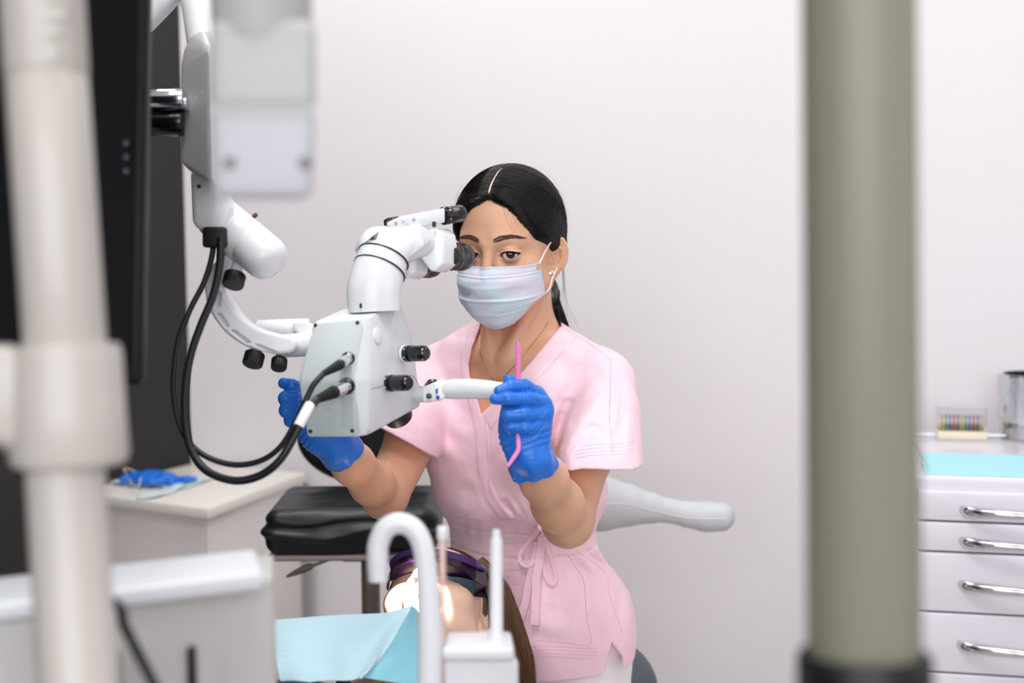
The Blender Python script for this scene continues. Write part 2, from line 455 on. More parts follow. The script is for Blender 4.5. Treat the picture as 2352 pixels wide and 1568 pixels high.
V, Q = surf(fglove, g0 - A3(.12, .09, .0), g0 + A3(.12, .09, .035), 0.0022)
tag(mk('crumpled_glove', V, Q, M_NITRILE), 'crumpled blue nitrile glove lying on the white side cabinet', 'glove')
M_MASKP = mat('pale_mask_fabric', (205, 226, 238), 0.8)
def draped(name, px, py, sx, sy, ang, m, seed, h=0.006, loc=None):
    c = onz(px, py, ZT) if loc is None else loc; n = 18; V = []
    r = np.random.RandomState(seed); ph = r.rand(4)*6
    ca, sa = math.cos(ang), math.sin(ang)
    for k in (0, 1):
        for i in range(n + 1):
            for j in range(n + 1):
                x = (i/n - .5)*sx; y = (j/n - .5)*sy
                z = 0.0015 + h*(0.5 + 0.5*math.sin(x*70 + ph[0] + 20*y)*math.cos(y*55 + ph[1])) + (0.0012 if k else 0)
                x2, y2 = x*(1 + .08*math.sin(y*60 + ph[2])), y*(1 + .1*math.sin(x*50 + ph[3]))
                V.append((c[0] + ca*x2 - sa*y2, c[1] + sa*x2 + ca*y2, c[2] + z))
    N = (n+1)**2; Fc = []
    for i in range(n):
        for j in range(n):
            a = i*(n+1) + j; Fc.append((a, a + 1, a + n + 2, a + n + 1)); Fc.append((a + N, a + n + 1 + N, a + n + 2 + N, a + 1 + N))
    rim = [j for j in range(n+1)] + [i*(n+1) + n for i in range(1, n+1)] + [n*(n+1) + j for j in range(n-1, -1, -1)] + [i*(n+1) for i in range(n-1, 0, -1)]
    for a, b in zip(rim, rim[1:] + rim[:1]): Fc.append((a, a + N, b + N, b))
    return mk(name, V, Fc, m)
mo = draped('used_face_mask', 352, 1112, .17, .085, -.42, M_MASKP, 2, .007)
tag(mo, 'pale used face mask with loose ear loops under the crumpled blue glove', 'mask')
tube('ear_loop', [onz(330, 1092, ZT + .02), onz(300, 1078, ZT+.028), onz(284, 1076, ZT + .03), onz(292, 1090, ZT + .022), onz(302, 1110, ZT+.016), onz(318, 1116, ZT + .022), onz(324, 1092, ZT + .024)], .0012, mat('elastic', (236, 226, 232), .8), mo, 8, 6)
pd = onz(495, 1092, ZT) - onz(352, 1140, ZT)
po = draped('paper_pouch', 415, 1119, .27, .045, math.atan2(pd[1], pd[0]), mat('pouch_paper', (214, 230, 232), 0.6), 5, .005)
tag(po, 'opened pale blue sterile paper pouch beside the crumpled blue glove', 'pouch')

# ------------------------------------------------------------ drawer cabinet at the right
ZD = 0.86
aD = math.radians(12.5)
u2 = np.array([math.cos(aD), -math.sin(aD)]); v2 = np.array([math.sin(aD), math.cos(aD)])
r0 = onz(2104, 1092, ZD)[:2]
RD = np.array([[u2[0], v2[0], 0], [u2[1], v2[1], 0], [0, 0, 1.0]])
def dpt(a, b, z): return A3(*(r0 + u2*a + v2*b), z)
dw, dd = 0.62, 0.52
dc = thing('drawer_cabinet', 'glossy white metal drawer cabinet with curved chrome handles at right', 'cabinet', dpt(0, 0, 0))
rbox('carcass', dpt(dw/2, dd/2 + .012, .45), (dw, dd - 0.02, .76), M_LACQ, dc, RD, .004)
rbox('cabinet_top', dpt(dw/2, dd/2, ZD - .014), (dw + .006, dd, .028), M_LACQ, dc, RD, .005)
rbox('base', dpt(dw/2, dd/2 + .02, .035), (dw - .04, dd - .06, .07), M_BLACK, dc, RD, .003)
DL = np.linalg.norm(dpt(0, 0, ZD) - CAM)
def zat(py): return onz_depth(py)
Dr = PX(dpt(0, 0, ZD)[None])[2][0]
def zpy(py):
    p = P(2104, py, Dr); return p[2]
ys = [1120, 1192, 1263, 1404, 1546, 1700, 1900]
M_GAP = mat('drawer_gap', (90, 92, 100), .6)
rbox('gap_panel', dpt(dw/2, -.0005, .45), (dw - .01, .006, .74), M_GAP, dc, RD, 0)
for i in range(6):
    z1, z0 = zpy(ys[i]) - .0015, zpy(ys[i+1]) + .0015
    dr = rbox('drawer', dpt(dw/2, -.008, (z0+z1)/2), (dw - .004, .018, z1 - z0), M_LACQ, dc, RD, .003)
    zh = z1 - (0.030 if i < 2 else 0.052)
    pts = [dpt(.075 + a, -.017 - b, zh - s) for a, b, s in ((0, .0, 0), (.012, .014, 0), (.05, .028, .0), (.12, .040, 0), (.21, .045, 0), (.30, .040, 0), (.37, .028, 0), (.408, .014, 0), (.42, 0, 0))]
    hd = tube('handle', pts, [(.006, .008), (.007, .009), (.007, .0085), (.006, .006), (.005, .0052), (.006, .006), (.007, .0085), (.007, .009), (.006, .008)], M_CHROME, dr, 14, 6, up=(0, 0, 1))
zb = zpy(ys[5]) 
# things on the drawer cabinet
M_PAPER = mat('blue_paper', (170, 226, 236), 0.8)
def sheet(name, a0, a1, b0, b1, z, m, label):
    return tag(rbox(name, dpt((a0+a1)/2, (b0+b1)/2, z + .0009), (a1 - a0, b1 - b0, .0016), m, None, RD, .0004, 1), label, 'paper')
pa = onz(2118, 1088, ZD)[:2] - r0; 
sheet('paper_liner', .015, .225, .012, .235, ZD, M_PAPER, 'light blue paper liner covering the left front of the drawer cabinet top')
sheet('paper_liner', .221, .60, .010, .230, ZD + .0018, M_PAPER, 'light blue paper liner overlapping the other one, below the steel canister')
# bur box
def dloc(px, py):
    w = onz(px, py, ZD)[:2] - r0; return float(w @ u2), float(w @ v2)
bx0, by0 = dloc(2153, 1009); bx1 = dloc(2268, 1012)[0]; bw = bx1 - bx0; bxc = (bx0 + bx1)/2
bb = thing('bur_box', 'small clear box with cream base holding dental burs', 'box', dpt(bxc, by0 + .03, ZD))
rbox('base', dpt(bxc, by0 + .03, ZD + .0085), (bw, .06, .017), mat('cream_plastic', (232, 224, 200), .4), bb, RD, .003)
M_CLEAR = mat('clear_plastic', (245, 245, 250), 0.05, trans=1.0, ior=1.2)
rbox('clear_lid', dpt(bxc, by0 + .03, ZD + .040), (bw, .062, .044), M_CLEAR, bb, RD, .003)
rbox('bur_rack', dpt(bxc, by0 + .040, ZD + .026), (bw - .008, .022, .016), mat('cream_plastic', (232, 224, 200), .4), bb, RD, .002)
cols = [(196, 170, 90), (70, 150, 90), (60, 90, 170), (170, 60, 60), (90, 90, 90)]
bp = None
for i in range(11):
    m = mat('bur_band_%d' % (i % 5), cols[i % 5], .4)
    x = bx0 + .010 + i*(bw - .02)/10
    o = lathe('cutting_bur', dpt(x, by0 + .018, ZD + .0172), dpt(x, by0 + .018, ZD + .06), [(0, .0018), (.004, .0018), (.0042, .0028), (.012, .0028), (.0122, .0012), (.024, .0010), (.0242, .002), (.031, .0012)], m, None, 10)
    tag(o, 'tiny cutting bur with a coloured band standing in the clear box', 'bur', 'burs in the clear box')
# canister with wrap
cxa, cya = dloc(2372, 1006)
cc = dpt(cxa, cya, ZD + .0002)
can = thing('steel_canister', 'polished steel canister wrapped in clear film on the drawer cabinet', 'canister', cc)
lathe('body', cc, cc + A3(0, 0, 1), [(0, .058), (.004, .062), (.12, .062), (.121, .064), (.127, .064), (.127, .058), (.02, .057)], M_CHROME, can, 56)
th = np.arange(64)/64*2*math.pi; V = []
for k, z in enumerate(np.linspace(.035, .124, 18)):
    rr = .0645 + .003*np.abs(np.sin(th*7 + k*.9 + 2*np.sin(k*.5 + th*2))) + .0015*np.sin(th*13 - k)
    V.append(cc + np.stack([rr*np.cos(th), rr*np.sin(th), np.full(64, z)], 1))
V = np.vstack(V); Fc = [(i*64 + j, i*64 + (j+1) % 64, (i+1)*64 + (j+1) % 64, (i+1)*64 + j) for i in range(17) for j in range(64)]
mk('clear_wrap', V, Fc, mat('cling_film', (240, 244, 250), .12, alpha=.35, spec=.9), can, True, 30)
# thin rail at the cabinet's back left
ro = tube('cabinet_rail', [dpt(.012, .04, ZD + .006), dpt(.012, .06, ZD+.022), dpt(.012, .36, ZD + .008), dpt(.03, .42, ZD + .008), dpt(.58, .43, ZD + .008), dpt(.6, .43, ZD + .004)], .0022, M_CHROME, dc, 10, 6)
# ------------------------------------------------------------ surgical microscope
M_SCOPE = mat('microscope_white', (230, 233, 237), 0.3, coat=0.2)
M_SCOPEG = mat('microscope_shaded_white', (188, 198, 199), 0.42)  # shaded tone of the white casing, shade put into the colour
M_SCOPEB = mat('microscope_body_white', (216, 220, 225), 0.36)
M_GLOSSK = mat('gloss_black', (9, 11, 13), 0.16, coat=0.4)
M_EYEP = mat('eyepiece_black', (22, 18, 24), 0.28, coat=0.3)
M_HOLE = mat('screw_hole', (28, 26, 30), .5)
M_SYMB = mat('blue_symbol', (40, 100, 190), .5); M_RED = mat('red_symbol', (190, 60, 90), .5)
M_SLOT = mat('arm_slot_grey', (132, 148, 158), .5)
ms = thing('surgical_microscope', 'white dental operating microscope on a curved arm between the camera and the nurse', 'microscope', P(800, 900, 1.85))

# main body
bodyp = [(686,873,1.772),(812,873,1.772),(706,1003,1.785),(822,1003,1.785),(724,738,1.800),(838,727,1.800),
         (853,724,1.808),(851,873,1.788),(846,999,1.792),(920,695,1.905),(948,768,1.915),(968,932,1.915),
         (790,709,1.905),(722,746,1.91),(715,872,1.915),(728,985,1.92),(850,975,1.93)]
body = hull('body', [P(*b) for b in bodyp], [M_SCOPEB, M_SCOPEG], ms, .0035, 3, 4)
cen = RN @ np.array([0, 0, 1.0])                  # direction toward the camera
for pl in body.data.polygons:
    if np.dot(np.array(pl.normal), nrm(cen + RN @ np.array([-.1, 0, 0]))) > 0.86: pl.material_index = 1  # faces turned to the camera get the painted shade tone
bodyf = None
def onplane(px, py, a, b, c):
    a, b, c = P(*a), P(*b), P(*c); n = np.cross(b - a, c - a); d = P(px, py, 1.0) - CAM
    return CAM + d*(np.dot(a - CAM, n)/np.dot(d, n)), nrm(n)*(-1 if np.dot(n, cen) < 0 else 1)
UP_ = ((686,873,1.772),(812,873,1.772),(724,738,1.800)); LO_ = ((686,873,1.772),(812,873,1.772),(706,1003,1.785))
SD_ = ((853,724,1.808),(846,999,1.792),(968,932,1.915))
for x, y, pl in ((724,747,UP_),(821,741,UP_),(713,990,LO_),(809,989,LO_)):
    p, n = hit(body, x, y); cyl('screw_hole', p - n*.002, p + n*.0006, .0026, M_HOLE, body, 16, .0003)
p, n = hit(body, 754, 944); V, Fc = lathe_vf(p - n*.001, p + n, [(.0008, .0062), (.0014, .0060), (.0014, .0052), (.0008, .005)], 28); mk('round_mark', V, Fc, M_SCOPEG, body, True, 30)
p, n = hit(body, 866, 771); cyl('round_cap', p - n*.003, p + n*.0022, .0108, M_SCOPE, body, 36, .0012)
# recessed cable channel on the back
chp = np.array([hit(body, 796 + k*.3, 832 + k*11.5)[0] for k in range(14)]); chn = np.array([hit(body, 796 + k*.3, 832 + k*11.5)[1] for k in range(14)])
if True:
    V, Fc = ribbon_vf(chp, chn, .0135, .0010); mk('channel', V, Fc, mat('channel_grey', (176, 184, 184), .5), body, True, 30)
for pts in ([(852, 892), (872, 888), (893, 881)], [(941, 861), (950, 864), (966, 890)]):
    V, Fc = sweep(np.array([hit(body, x, y)[0] for x, y in pts]), .0006, 6); mk('seam', V, Fc, mat('seam_grey', (150, 154, 158), .5), body)

def knob(name, A, B, r, parent, flange=True, m=None, fl=1.12):
    m = m or M_GLOSSK; L = np.linalg.norm(B - A); d = (B - A)/L
    k = lathe(name, A, B, [(0, r*.98), (.001, r*1.04), (L*.22, r*1.04), (L*.23, r*.9), (L*.28, r*.9), (L*.30, r*.98), (L*.33, r), (L*.86, r*.985), (L*.95, r*.86), (L, r*.68)], m, parent, 60, (L*.29, L*.87, .05, 5))
    if flange: cyl('knob_flange', A - d*.003, A + d*.001, r*fl, M_SCOPE, k, 40, .0008)
    for j in range(6):
        an = j*1.047 + .4; u = nrm(np.cross(d, (0, 0, 1))); w = np.cross(d, u)
        cpt = A + d*L*.12 + (u*math.cos(an) + w*math.sin(an))*r*1.035
        nn = (cpt - A - d*L*.12)/np.linalg.norm(cpt - A - d*L*.12)
        if np.dot(nn, cen) > 0: cyl('scale_dot', cpt - nn*.0006, cpt + nn*.0003, .0011, M_SCOPE, k, 10, .0001)
    return k
knob('focus_knob', P(932, 812, 1.875), P(981, 811, 1.855), .0105, ms)
knob('zoom_knob', P(890, 880, 1.832), P(941, 879, 1.808), .0105, ms)
# objective under the body
cyl('objective', P(900, 925, 1.885), P(916, 960, 1.905), .0195, mat('objective_black', (12, 12, 14), .42), ms, 40, .002)

# cable sockets and plugs
for (cx, cy, ex, ey, bx, by, nm) in ((803, 823, 783, 836, 743, 858, 'upper'), (799, 886, 770, 899, 728, 917, 'lower')):
    pl = UP_ if nm == 'upper' else LO_
    p, n = hit(body, cx - 3, cy); s = 1.0 if nm == 'upper' else 1.25
    cyl('socket_ring', p - n*.002, p + n*.003, .0085*s, M_GLOSSK, ms, 30, .001)
    q = P(ex, ey, 1.748); r = P(bx, by, 1.728)
    pg = lathe('plug', p + n*.002, q, [(0, .0062*s), (.004, .0066*s), (.0042, .0058*s), (.010, .0058*s), (.0102, .0064*s), (np.linalg.norm(q - p), .0066*s)], M_CHROME, ms, 32, (.010, .05, .04, 4))
    L = np.linalg.norm(r - q); pr = [(0, .0060*s), (.003, .0064*s)]
    for j in range(7):
        t = .003 + (L - .003)*j/7; w = (.0064 - .0026*j/7)*s
        pr += [(t, w), (t + L*.06, w), (t + L*.065, w*.84), (t + L*.11, w*.84)]
    pr += [(L, .0036*s)]
    lathe('strain_relief', q, r, pr, M_RUBBER, pg, 24)
c1 = [(492,545,1.80),(486,592,1.79),(468,650,1.78),(436,712,1.77),(410,780,1.76),(400,850,1.75),(400,910,1.745),(413,975,1.74),(440,1022,1.735),(482,1052,1.73),(540,1067,1.725),(598,1058,1.72),(645,1025,1.715),(680,967,1.712),(703,918,1.714),(720,884,1.718),(743,858,1.728)]
c2 = [(507,545,1.79),(504,610,1.78),(489,680,1.77),(462,745,1.76),(438,815,1.75),(426,890,1.74),(426,970,1.73),(440,1035,1.72),(475,1081,1.71),(535,1103,1.70),(592,1094,1.695),(640,1060,1.69),(675,1004,1.692),(700,953,1.70),(728,917,1.728)]
M_CABLE = mat('black_cable', (18, 21, 25), .38)
tube('cable', [P(*c) for c in c1], .0036, M_CABLE, ms, 14, 8)
tube('cable', [P(*c) for c in c2], .0050, M_CABLE, ms, 14, 8)
tube('cable_label', [P(686, 978, 1.6945), P(700, 951, 1.700), P(712, 930, 1.711)], .0064, mat('white_label', (236, 238, 240), .5), ms, 18, 4)
# grommet
rbox('cable_grommet', P(494, 545, 1.795), (.030, .026, .016), M_RUBBER, ms, RN, .004)

# neck: bent conical tube with two dark rings
nk = [P(860, 716, 1.857), P(858, 668, 1.857), P(871, 618, 1.864), P(884, 580, 1.872)]
nk_o = tube('neck', nk, [.0335, .0352, .0342, .0330], M_SCOPE, ms, 64, 10, auto=60)
ax = nrm(RN @ A3(.30, .85, -.40))
for cxy, r in (((872, 619, 1.864), .0357), ((881, 592, 1.870), .0352)):
    p = P(*cxy); cyl('neck_ring', p - ax*.0009, p + ax*.0009, r, mat('dark_ring', (38, 22, 40), .25), ms, 64, .0003)
# head dome behind ring and swivel block
V, Q = surf(lambda p: smin(smin(ell(p, P(880, 572, 1.890), (.0335, .0320, .027)), cap(p, P(868, 563, 1.892), P(935, 556, 1.900), .023, .0215), .012),
            cap(p, P(935, 560, 1.895), P(962, 556, 1.900), .0235, .021), .008), P(870, 560, 1.89) - A3(.09, .08, .07), P(930, 555, 1.89) + A3(.09, .08, .07), .0014)
sh_ = mk('swivel_head', V, Q, M_SCOPE, ms)
hull('hinge_block', [P(*b) for b in ((909,525,1.872),(962,514,1.872),(983,530,1.875),(991,552,1.878),(980,564,1.876),(937,594,1.878),(918,582,1.875),(908,553,1.873),
     (905,530,1.91),(960,512,1.91),(985,530,1.91),(985,565,1.91),(937,594,1.91))], M_SCOPE, ms, .005, 4, 4)
# left clamp ear
hull('clamp_ear', [P(*b) for b in ((813,568,1.90),(819,586,1.90),(832,560,1.88),(850,530,1.885),(872,524,1.90),(840,580,1.90),(816,572,1.915),(850,535,1.925),(872,530,1.925))], M_SCOPE, ms, .003, 3, 4)
HIT = hit
def decal(o, pts, lift, th=.0004, n=6):
    """thin patch laid on an object over a polygon given by photo points"""
    c = np.mean(pts, 0); V = []; m = len(pts); rings = [0, .5, 1]
    o = o if isinstance(o, list) else [o]
    def hit(ol, x, y): return min((HIT(k, x, y) for k in ol), key=lambda r: np.linalg.norm(r[0] - CAM))
    cp, cn = hit(o, *c); V.append(cp + cn*lift)
    per = [np.array(pts[i])*(1 - t) + np.array(pts[(i+1) % m])*t for i in range(m) for t in np.linspace(0, 1, n, endpoint=False)]
    for r in (.5, 1):
        for q in per: a, b = hit(o, *(c + (q - c)*r)); V.append(a + b*lift)
    K = len(per); Fc = []
    for i in range(K): j = (i+1) % K; Fc += [(0, 1 + i, 1 + j), (1 + i, 1 + K + i, 1 + K + j, 1 + j)]
    return np.array(V), Fc
V, Fc = decal([sh_, nk_o], [(838, 557), (871, 530), (864, 551)], .0006)
mk('triangle_badge', V, Fc, mat('badge_grey', (110, 118, 132), .4), ms, True, 30)
V, Fc = decal([sh_, nk_o], [(849, 551), (857, 540), (860, 549)], .0009)
mk('badge_mark', V, Fc, M_HOLE, ms, True, 30)
rbox('neck_slot', P(828.5, 702, 1.8245), (.003, .006, .002), M_HOLE, ms, RN, .0005)

# eyepiece housings and eyepieces
dE = nrm(P(1072, 592, 1.985) - P(1026, 589, 1.935))
def ehouse(cx, cy, D, nm, sc=1.0):
    o = [(-1.05,.92),(.45,1),(1.0,.72),(1.12,.2),(1.05,-.75),(.3,-1.12),(-.1,-1.1),(-.9,-.45),(-1.25,.2)]
    X = RN @ A3(1, 0, 0); Yv = RN @ A3(0, 1, 0)
    c = P(cx, cy, D); s = .0205*sc; pts = []
    for k, (w, sh) in enumerate(((0.0, 1.0), (.034, 1.04))):
        for (x, y) in o: pts.append(c + X*x*s*sh*.78 + Yv*y*s*1.32*sh + dE*w)
    return hull(nm, pts, M_SCOPE, ms, .006, 4, 3)
ehouse(990, 571, 1.900, 'eyepiece_housing'); ehouse(930, 598, 1.905, 'eyepiece_housing', .8)
def eyepiece(A, r):
    A = np.asarray(A); L = .058; B = A + dE*L
    e = lathe('eyepiece', A, B, [(0, r*.9), (.001, r*.94), (.018, r*.95), (.0185, r), (.021, r*1.02), (.024, r*1.0), (.025, r*.965), (.034, r*.965), (.0345, r), (.036, r*1.0), (.0365, r*.97), (.040, r*.97), (.0405, r*1.0), (.046, r*1.01), (.052, r*.97), (.056, r*.86), (.057, r*.7), (.050, r*.6)], M_EYEP, ms, 64, (.0205, .0235, .05, 4))
    cyl('eye_lens', A + dE*.044, A + dE*.050, r*.62, mat('lens', (30, 24, 44), .05, coat=1.0), e, 40, .0005)
    return e
eyepiece(P(1021, 587, 1.930), .0196); eyepiece(P(946, 604, 1.936), .0196)
# top bar with knob
tb = hull('top_bar', [P(*b) for b in ((889,511,1.880),(919,497,1.880),(1000,482,1.900),(1022,477,1.905),(1022,512,1.905),(1003,514,1.905),(971,500,1.895),(972,520,1.895),(889,524,1.882),
     (895,511,1.925),(925,497,1.925),(1010,480,1.945),(1020,505,1.945),(900,524,1.925))], M_SCOPE, ms, .0025, 3, 3)
hull('bar_end', [P(*b) for b in ((883,524,1.890),(881,506,1.890),(890,500,1.890),(915,496,1.890),(917,500,1.890),(895,507,1.890),(890,524,1.890),(883,524,1.93),(881,506,1.93),(890,500,1.93),(915,496,1.93))], M_GLOSSK, ms, .0015, 2, 3)
knob('diopter_knob', P(1017, 496, 1.915), P(1064, 489, 1.940), .0118, ms, False)
rbox('lock_slot', P(997, 515, 1.892), (.005, .007, .003), M_HOLE, ms, RN, .0005)
for x, y in ((909, 513), (950, 505)):
    c, n = hit(tb, x, y); c = c - n*.0022; V, Fc = lathe_vf(c, c + n, [(.0, .0021), (.0026, .0021), (.0026, .0016), (.0020, .0016)], 24); mk('red_ring_symbol', V, Fc, M_RED, tb, True, 30)
    V, Fc = sweep(np.array([c + n*.0024 + RN @ A3(-.0011, .0011, 0), c + n*.0024 + RN @ A3(.0011, -.0011, 0)]), .0003, 6); mk('red_slash', V, Fc, M_RED, tb)
rbox('info_label', hit(tb, 930, 510)[0], (.0105, .0042, .0012), mat('label_blue', (196, 214, 236), .5), tb, RN @ np.array(Matrix.Rotation(.12, 3, 'Z')), .0002)
for i, (x, y, w) in enumerate(((926, 510.5, .0025), (931, 513.5, .0075))): rbox('label_print', hit(tb, x, y - 1)[0] + cen*.0005, (w, .0008, .0006), mat('print_blue', (100, 120, 190), .5), tb, RN @ np.array(Matrix.Rotation(.12, 3, 'Z')), 0)

# right hand grip
cyl('grip_mount', P(955, 905, 1.905), P(990, 904, 1.880), .0112, M_SCOPE, ms, 48, .002)
hull('grip_joint', [P(*b) for b in ((970,889,1.872),(1000,880,1.868),(1020,868,1.870),(1024,912,1.868),(1010,921,1.866),(972,923,1.872),(970,889,1.90),(1005,880,1.895),(1020,872,1.895),(1022,915,1.895),(972,920,1.90))], M_SCOPE, ms, .004, 3, 3)
gp = tube('grip', [P(1018, 894, 1.880), P(1040, 893, 1.876), P(1080, 892.5, 1.868), P(1120, 895, 1.860), P(1152, 899, 1.853), P(1163, 901, 1.851)],
          [.0118, .0134, .0134, .0126, .0118, .0095], M_SCOPE, ms, 48, 8, auto=60)
cyl('grip_button', P(986, 909, 1.8735), P(985, 909, 1.864), .0036, M_GLOSSK, ms, 20, .001)
hull('grip_lever', [P(*b) for b in ((974,884,1.885),(984,871,1.885),(1000,870,1.88),(1007,880,1.88),(980,886,1.875),(974,884,1.90),(984,871,1.90),(1002,870,1.90),(1007,880,1.90))], M_GLOSSK, ms, .0015, 2, 3)
RS = RN @ np.array(Matrix.Rotation(.05, 3, 'Z')) @ np.array(Matrix.Rotation(.12, 3, 'Y'))
rbox('print_mark', P(1003, 898, 1.8655), (.0028, .0062, .001), M_SYMB, ms, RS, .0002)
p = P(1005.5, 913, 1.866); V, Fc = lathe_vf(p, p + cen, [(0, .0022), (.0012, .0022), (.0012, .0013), (0, .0013)], 20); V = (V - p) @ RS; V[:, 1] *= 1.3; V = V @ RS.T + p; mk('print_ring', V, Fc, M_SYMB, ms, True, 30)
for x, y in ((1006, 892), (1010, 909)): cyl('red_dot', P(x, y, 1.868), P(x, y, 1.8650), .0007, M_RED, ms, 10, .0001)
# left hand grip behind the body
tube('grip', [P(760, 912, 1.955), P(730, 910, 1.955), P(700, 908, 1.950), P(676, 906, 1.945), P(655, 905, 1.94)], [.012, .013, .0134, .0125, .010], M_SCOPE, ms, 40, 8, auto=60)
cyl('grip_mount', P(780, 912, 1.90), P(755, 912, 1.955), .011, M_SCOPE, ms, 40, .002)

# suspension: coupling cylinders, curved arm, knobs, motor tube, upper housing
cyl('coupling', P(588, 766, 1.930), P(712, 762, 1.925), .0185, M_SCOPE, ms, 48, .004)
cyl('coupling', P(560 + 86, 794, 1.865), P(726, 790, 1.855), .0155, M_SCOPE, ms, 48, .004)
hull('coupling_bracket', [P(*b) for b in ((672,742,1.90),(700,738,1.89),(722,742,1.87),(716,770,1.86),(690,772,1.86),(672,760,1.89),(676,746,1.93),(720,745,1.93),(716,775,1.93))], M_SCOPE, ms, .004, 3, 3)
arc_o = [(505, 600), (478, 640), (478, 680), (490, 718), (525, 764), (575, 797), (632, 812), (660, 812)]
arc_i = [(545, 612), (524, 640), (524, 672), (539, 698), (565, 731), (600, 754), (647, 768), (668, 772)]
cen_ = [((a[0]+b[0])/2, (a[1]+b[1])/2) for a, b in zip(arc_o, arc_i)]
hw = [math.hypot(a[0]-b[0], a[1]-b[1])/2*1.84/F for a, b in zip(arc_o, arc_i)]
path = spline([P(x, y, 1.84) for x, y in cen_], 8); hws = np.interp(np.linspace(0, 7, len(path)), range(8), hw)
def arm_sd(p):
    d = None; X = RN.T
    q = (p - CAM) @ RN
    px, py, D = PX(p)
    s = None
    for i in range(0, len(path) - 1, 2):
        j = min(i + 2, len(path) - 1)
        e = cap(q[:, :2]*1.0, ((path[i] - CAM) @ RN)[:2], ((path[j] - CAM) @ RN)[:2], hws[i], hws[j]); s = e if s is None else np.minimum(s, e)
    z = np.abs(-q[:, 2] - 1.84) - .019
    base = smax(s, z, .006)
    ax_, ay_ = 0, 0
    for c, r in SLOTS:
        pd = poly_px(px, py, c)*1.84/F
        base = smax(base, -np.maximum(pd, (D - 1.829)), .0015)
    return base
SLOTS = [([(497, 668), (508, 671), (505, 703), (492, 706), (491, 690)], 0), ([(497, 718), (508, 720), (527, 750), (519, 752)], 0),
         ([(529, 758), (540, 758), (577, 787), (566, 788)], 0), ([(584, 790), (600, 793), (636, 809), (612, 808)], 0)]
V, Q = surf(arm_sd, P(560, 700, 1.84) - A3(.075, .035, .085), P(560, 700, 1.84) + A3(.075, .035, .085), .0013)
arm = mk('curved_arm', V, Q, M_SCOPE, ms)
for c, _ in SLOTS:
    V, Fc = extrude_poly([P(x, y, 1.8315) for x, y in c], cen, .0015); mk('arm_slot', V, Fc, M_SLOT, arm, True, 30)
hull('arm_top', [P(*b) for b in ((508,565,1.83),(536,592,1.83),(540,612,1.83),(512,612,1.83),(505,590,1.83),(508,565,1.87),(536,592,1.87),(545,612,1.87),(505,612,1.87))], M_SCOPE, ms, .004, 3, 3)
def clamp(nm, a, b, c, r, D):
    A, B, Cc = P(*a, D), P(*b, D - .004), P(*c, D - .012)
    k = lathe(nm, B, Cc, [(0, r*.93), (.001, r), (.002, r), (np.linalg.norm(Cc - B) - .0015, r), (np.linalg.norm(Cc - B), r*.93)], mat('knob_black', (14, 15, 17), .38), ms, 72, (.0018, .05, .05, 3))
    cyl('stem', A, B, r*.55, M_SCOPE, k, 30, .001)
clamp('clamp_knob', (548, 604), (541, 630), (534, 656), .0140, 1.82)
clamp('clamp_knob', (592, 790), (586, 812), (579, 838), .0133, 1.84)
clamp('clamp_knob', (645, 806), (642, 825), (640, 846), .0104, 1.84)
# motor tube
A, B = P(492, 492, 1.845), P(632, 610, 1.80)
d = nrm(B - A); L = np.linalg.norm(B - A)
lathe('arm_drum', A, A + d, [(0, .022), (.004, .0288), (L*.58, .0292), (L*.585, .0286), (L*.595, .0286), (L*.60, .0292), (L*.86, .0288), (L*.93, .0268), (L*.975, .022), (L, .014), (L*1.005, .004)], M_SCOPE, ms, 64, auto=60)
cyl('drum_pin', P(583, 497, 1.835), P(588, 493, 1.83), .003, mat('pin_purple', (90, 30, 80), .4), ms, 16, .001)
rbox('drum_vent', P(560, 605, 1.797), (.010, .004, .003), mat('vent_grey', (120, 130, 150), .4), ms, RN @ np.array(Matrix.Rotation(-.7, 3, 'Z')), .001)
hull('arm_housing', [P(*b) for b in ((438,392,1.80),(443,515,1.80),(468,535,1.80),(514,540,1.80),(540,475,1.80),(500,380,1.80),(438,392,1.86),(443,515,1.86),(470,534,1.86),(515,545,1.86),(545,480,1.87),(500,380,1.86))], M_SCOPE, ms, .007, 4, 3)
cyl('housing_screw', P(457, 428, 1.802), P(457, 428, 1.798), .0026, M_HOLE, ms, 16, .0004)
ac = hull('arm_cover', [P(*b) for b in ((416,150,1.74),(424,112,1.74),(442,82,1.74),(466,70,1.74),(480,110,1.70),(486,250,1.70),(488,420,1.70),(440,396,1.74),(415,372,1.74),
     (484,72,1.76),(489,90,1.74),(500,250,1.74),(500,430,1.74),(416,150,1.80),(440,80,1.80),(480,70,1.80),(505,250,1.80),(500,430,1.80),(415,372,1.80))], mat('cover_grey', (186, 186, 190), .3, coat=.2), ms, .005, 4, 3)
cyl('clamp_sleeve', P(330, 228, 1.72), P(424, 227, 1.72), .0122, M_CHROME, ms, 48, .002)
cyl('sleeve_bush', P(420, 238, 1.725), P(432, 238, 1.725), .009, M_CHROME, ms, 32, .002)
cyl('tension_knob', P(330, 281, 1.735), P(425, 281, 1.735), .0168, M_GLOSSK, ms, 48, .003)
tube('upper_arm', [P(330, 60, 1.80), P(372, 0, 1.80), P(410, -60, 1.80), P(430, -230, 1.80), P(440, -500, 1.80)], [.012, .018, .018, .02, .02], M_SCOPE, ms, 32, 8)
tube('upper_arm', [P(470, 120, 1.77), P(455, 20, 1.79), P(430, -120, 1.80), P(430, -700, 1.80)], [.02, .02, .02, .02], M_SCOPE, ms, 32, 8)
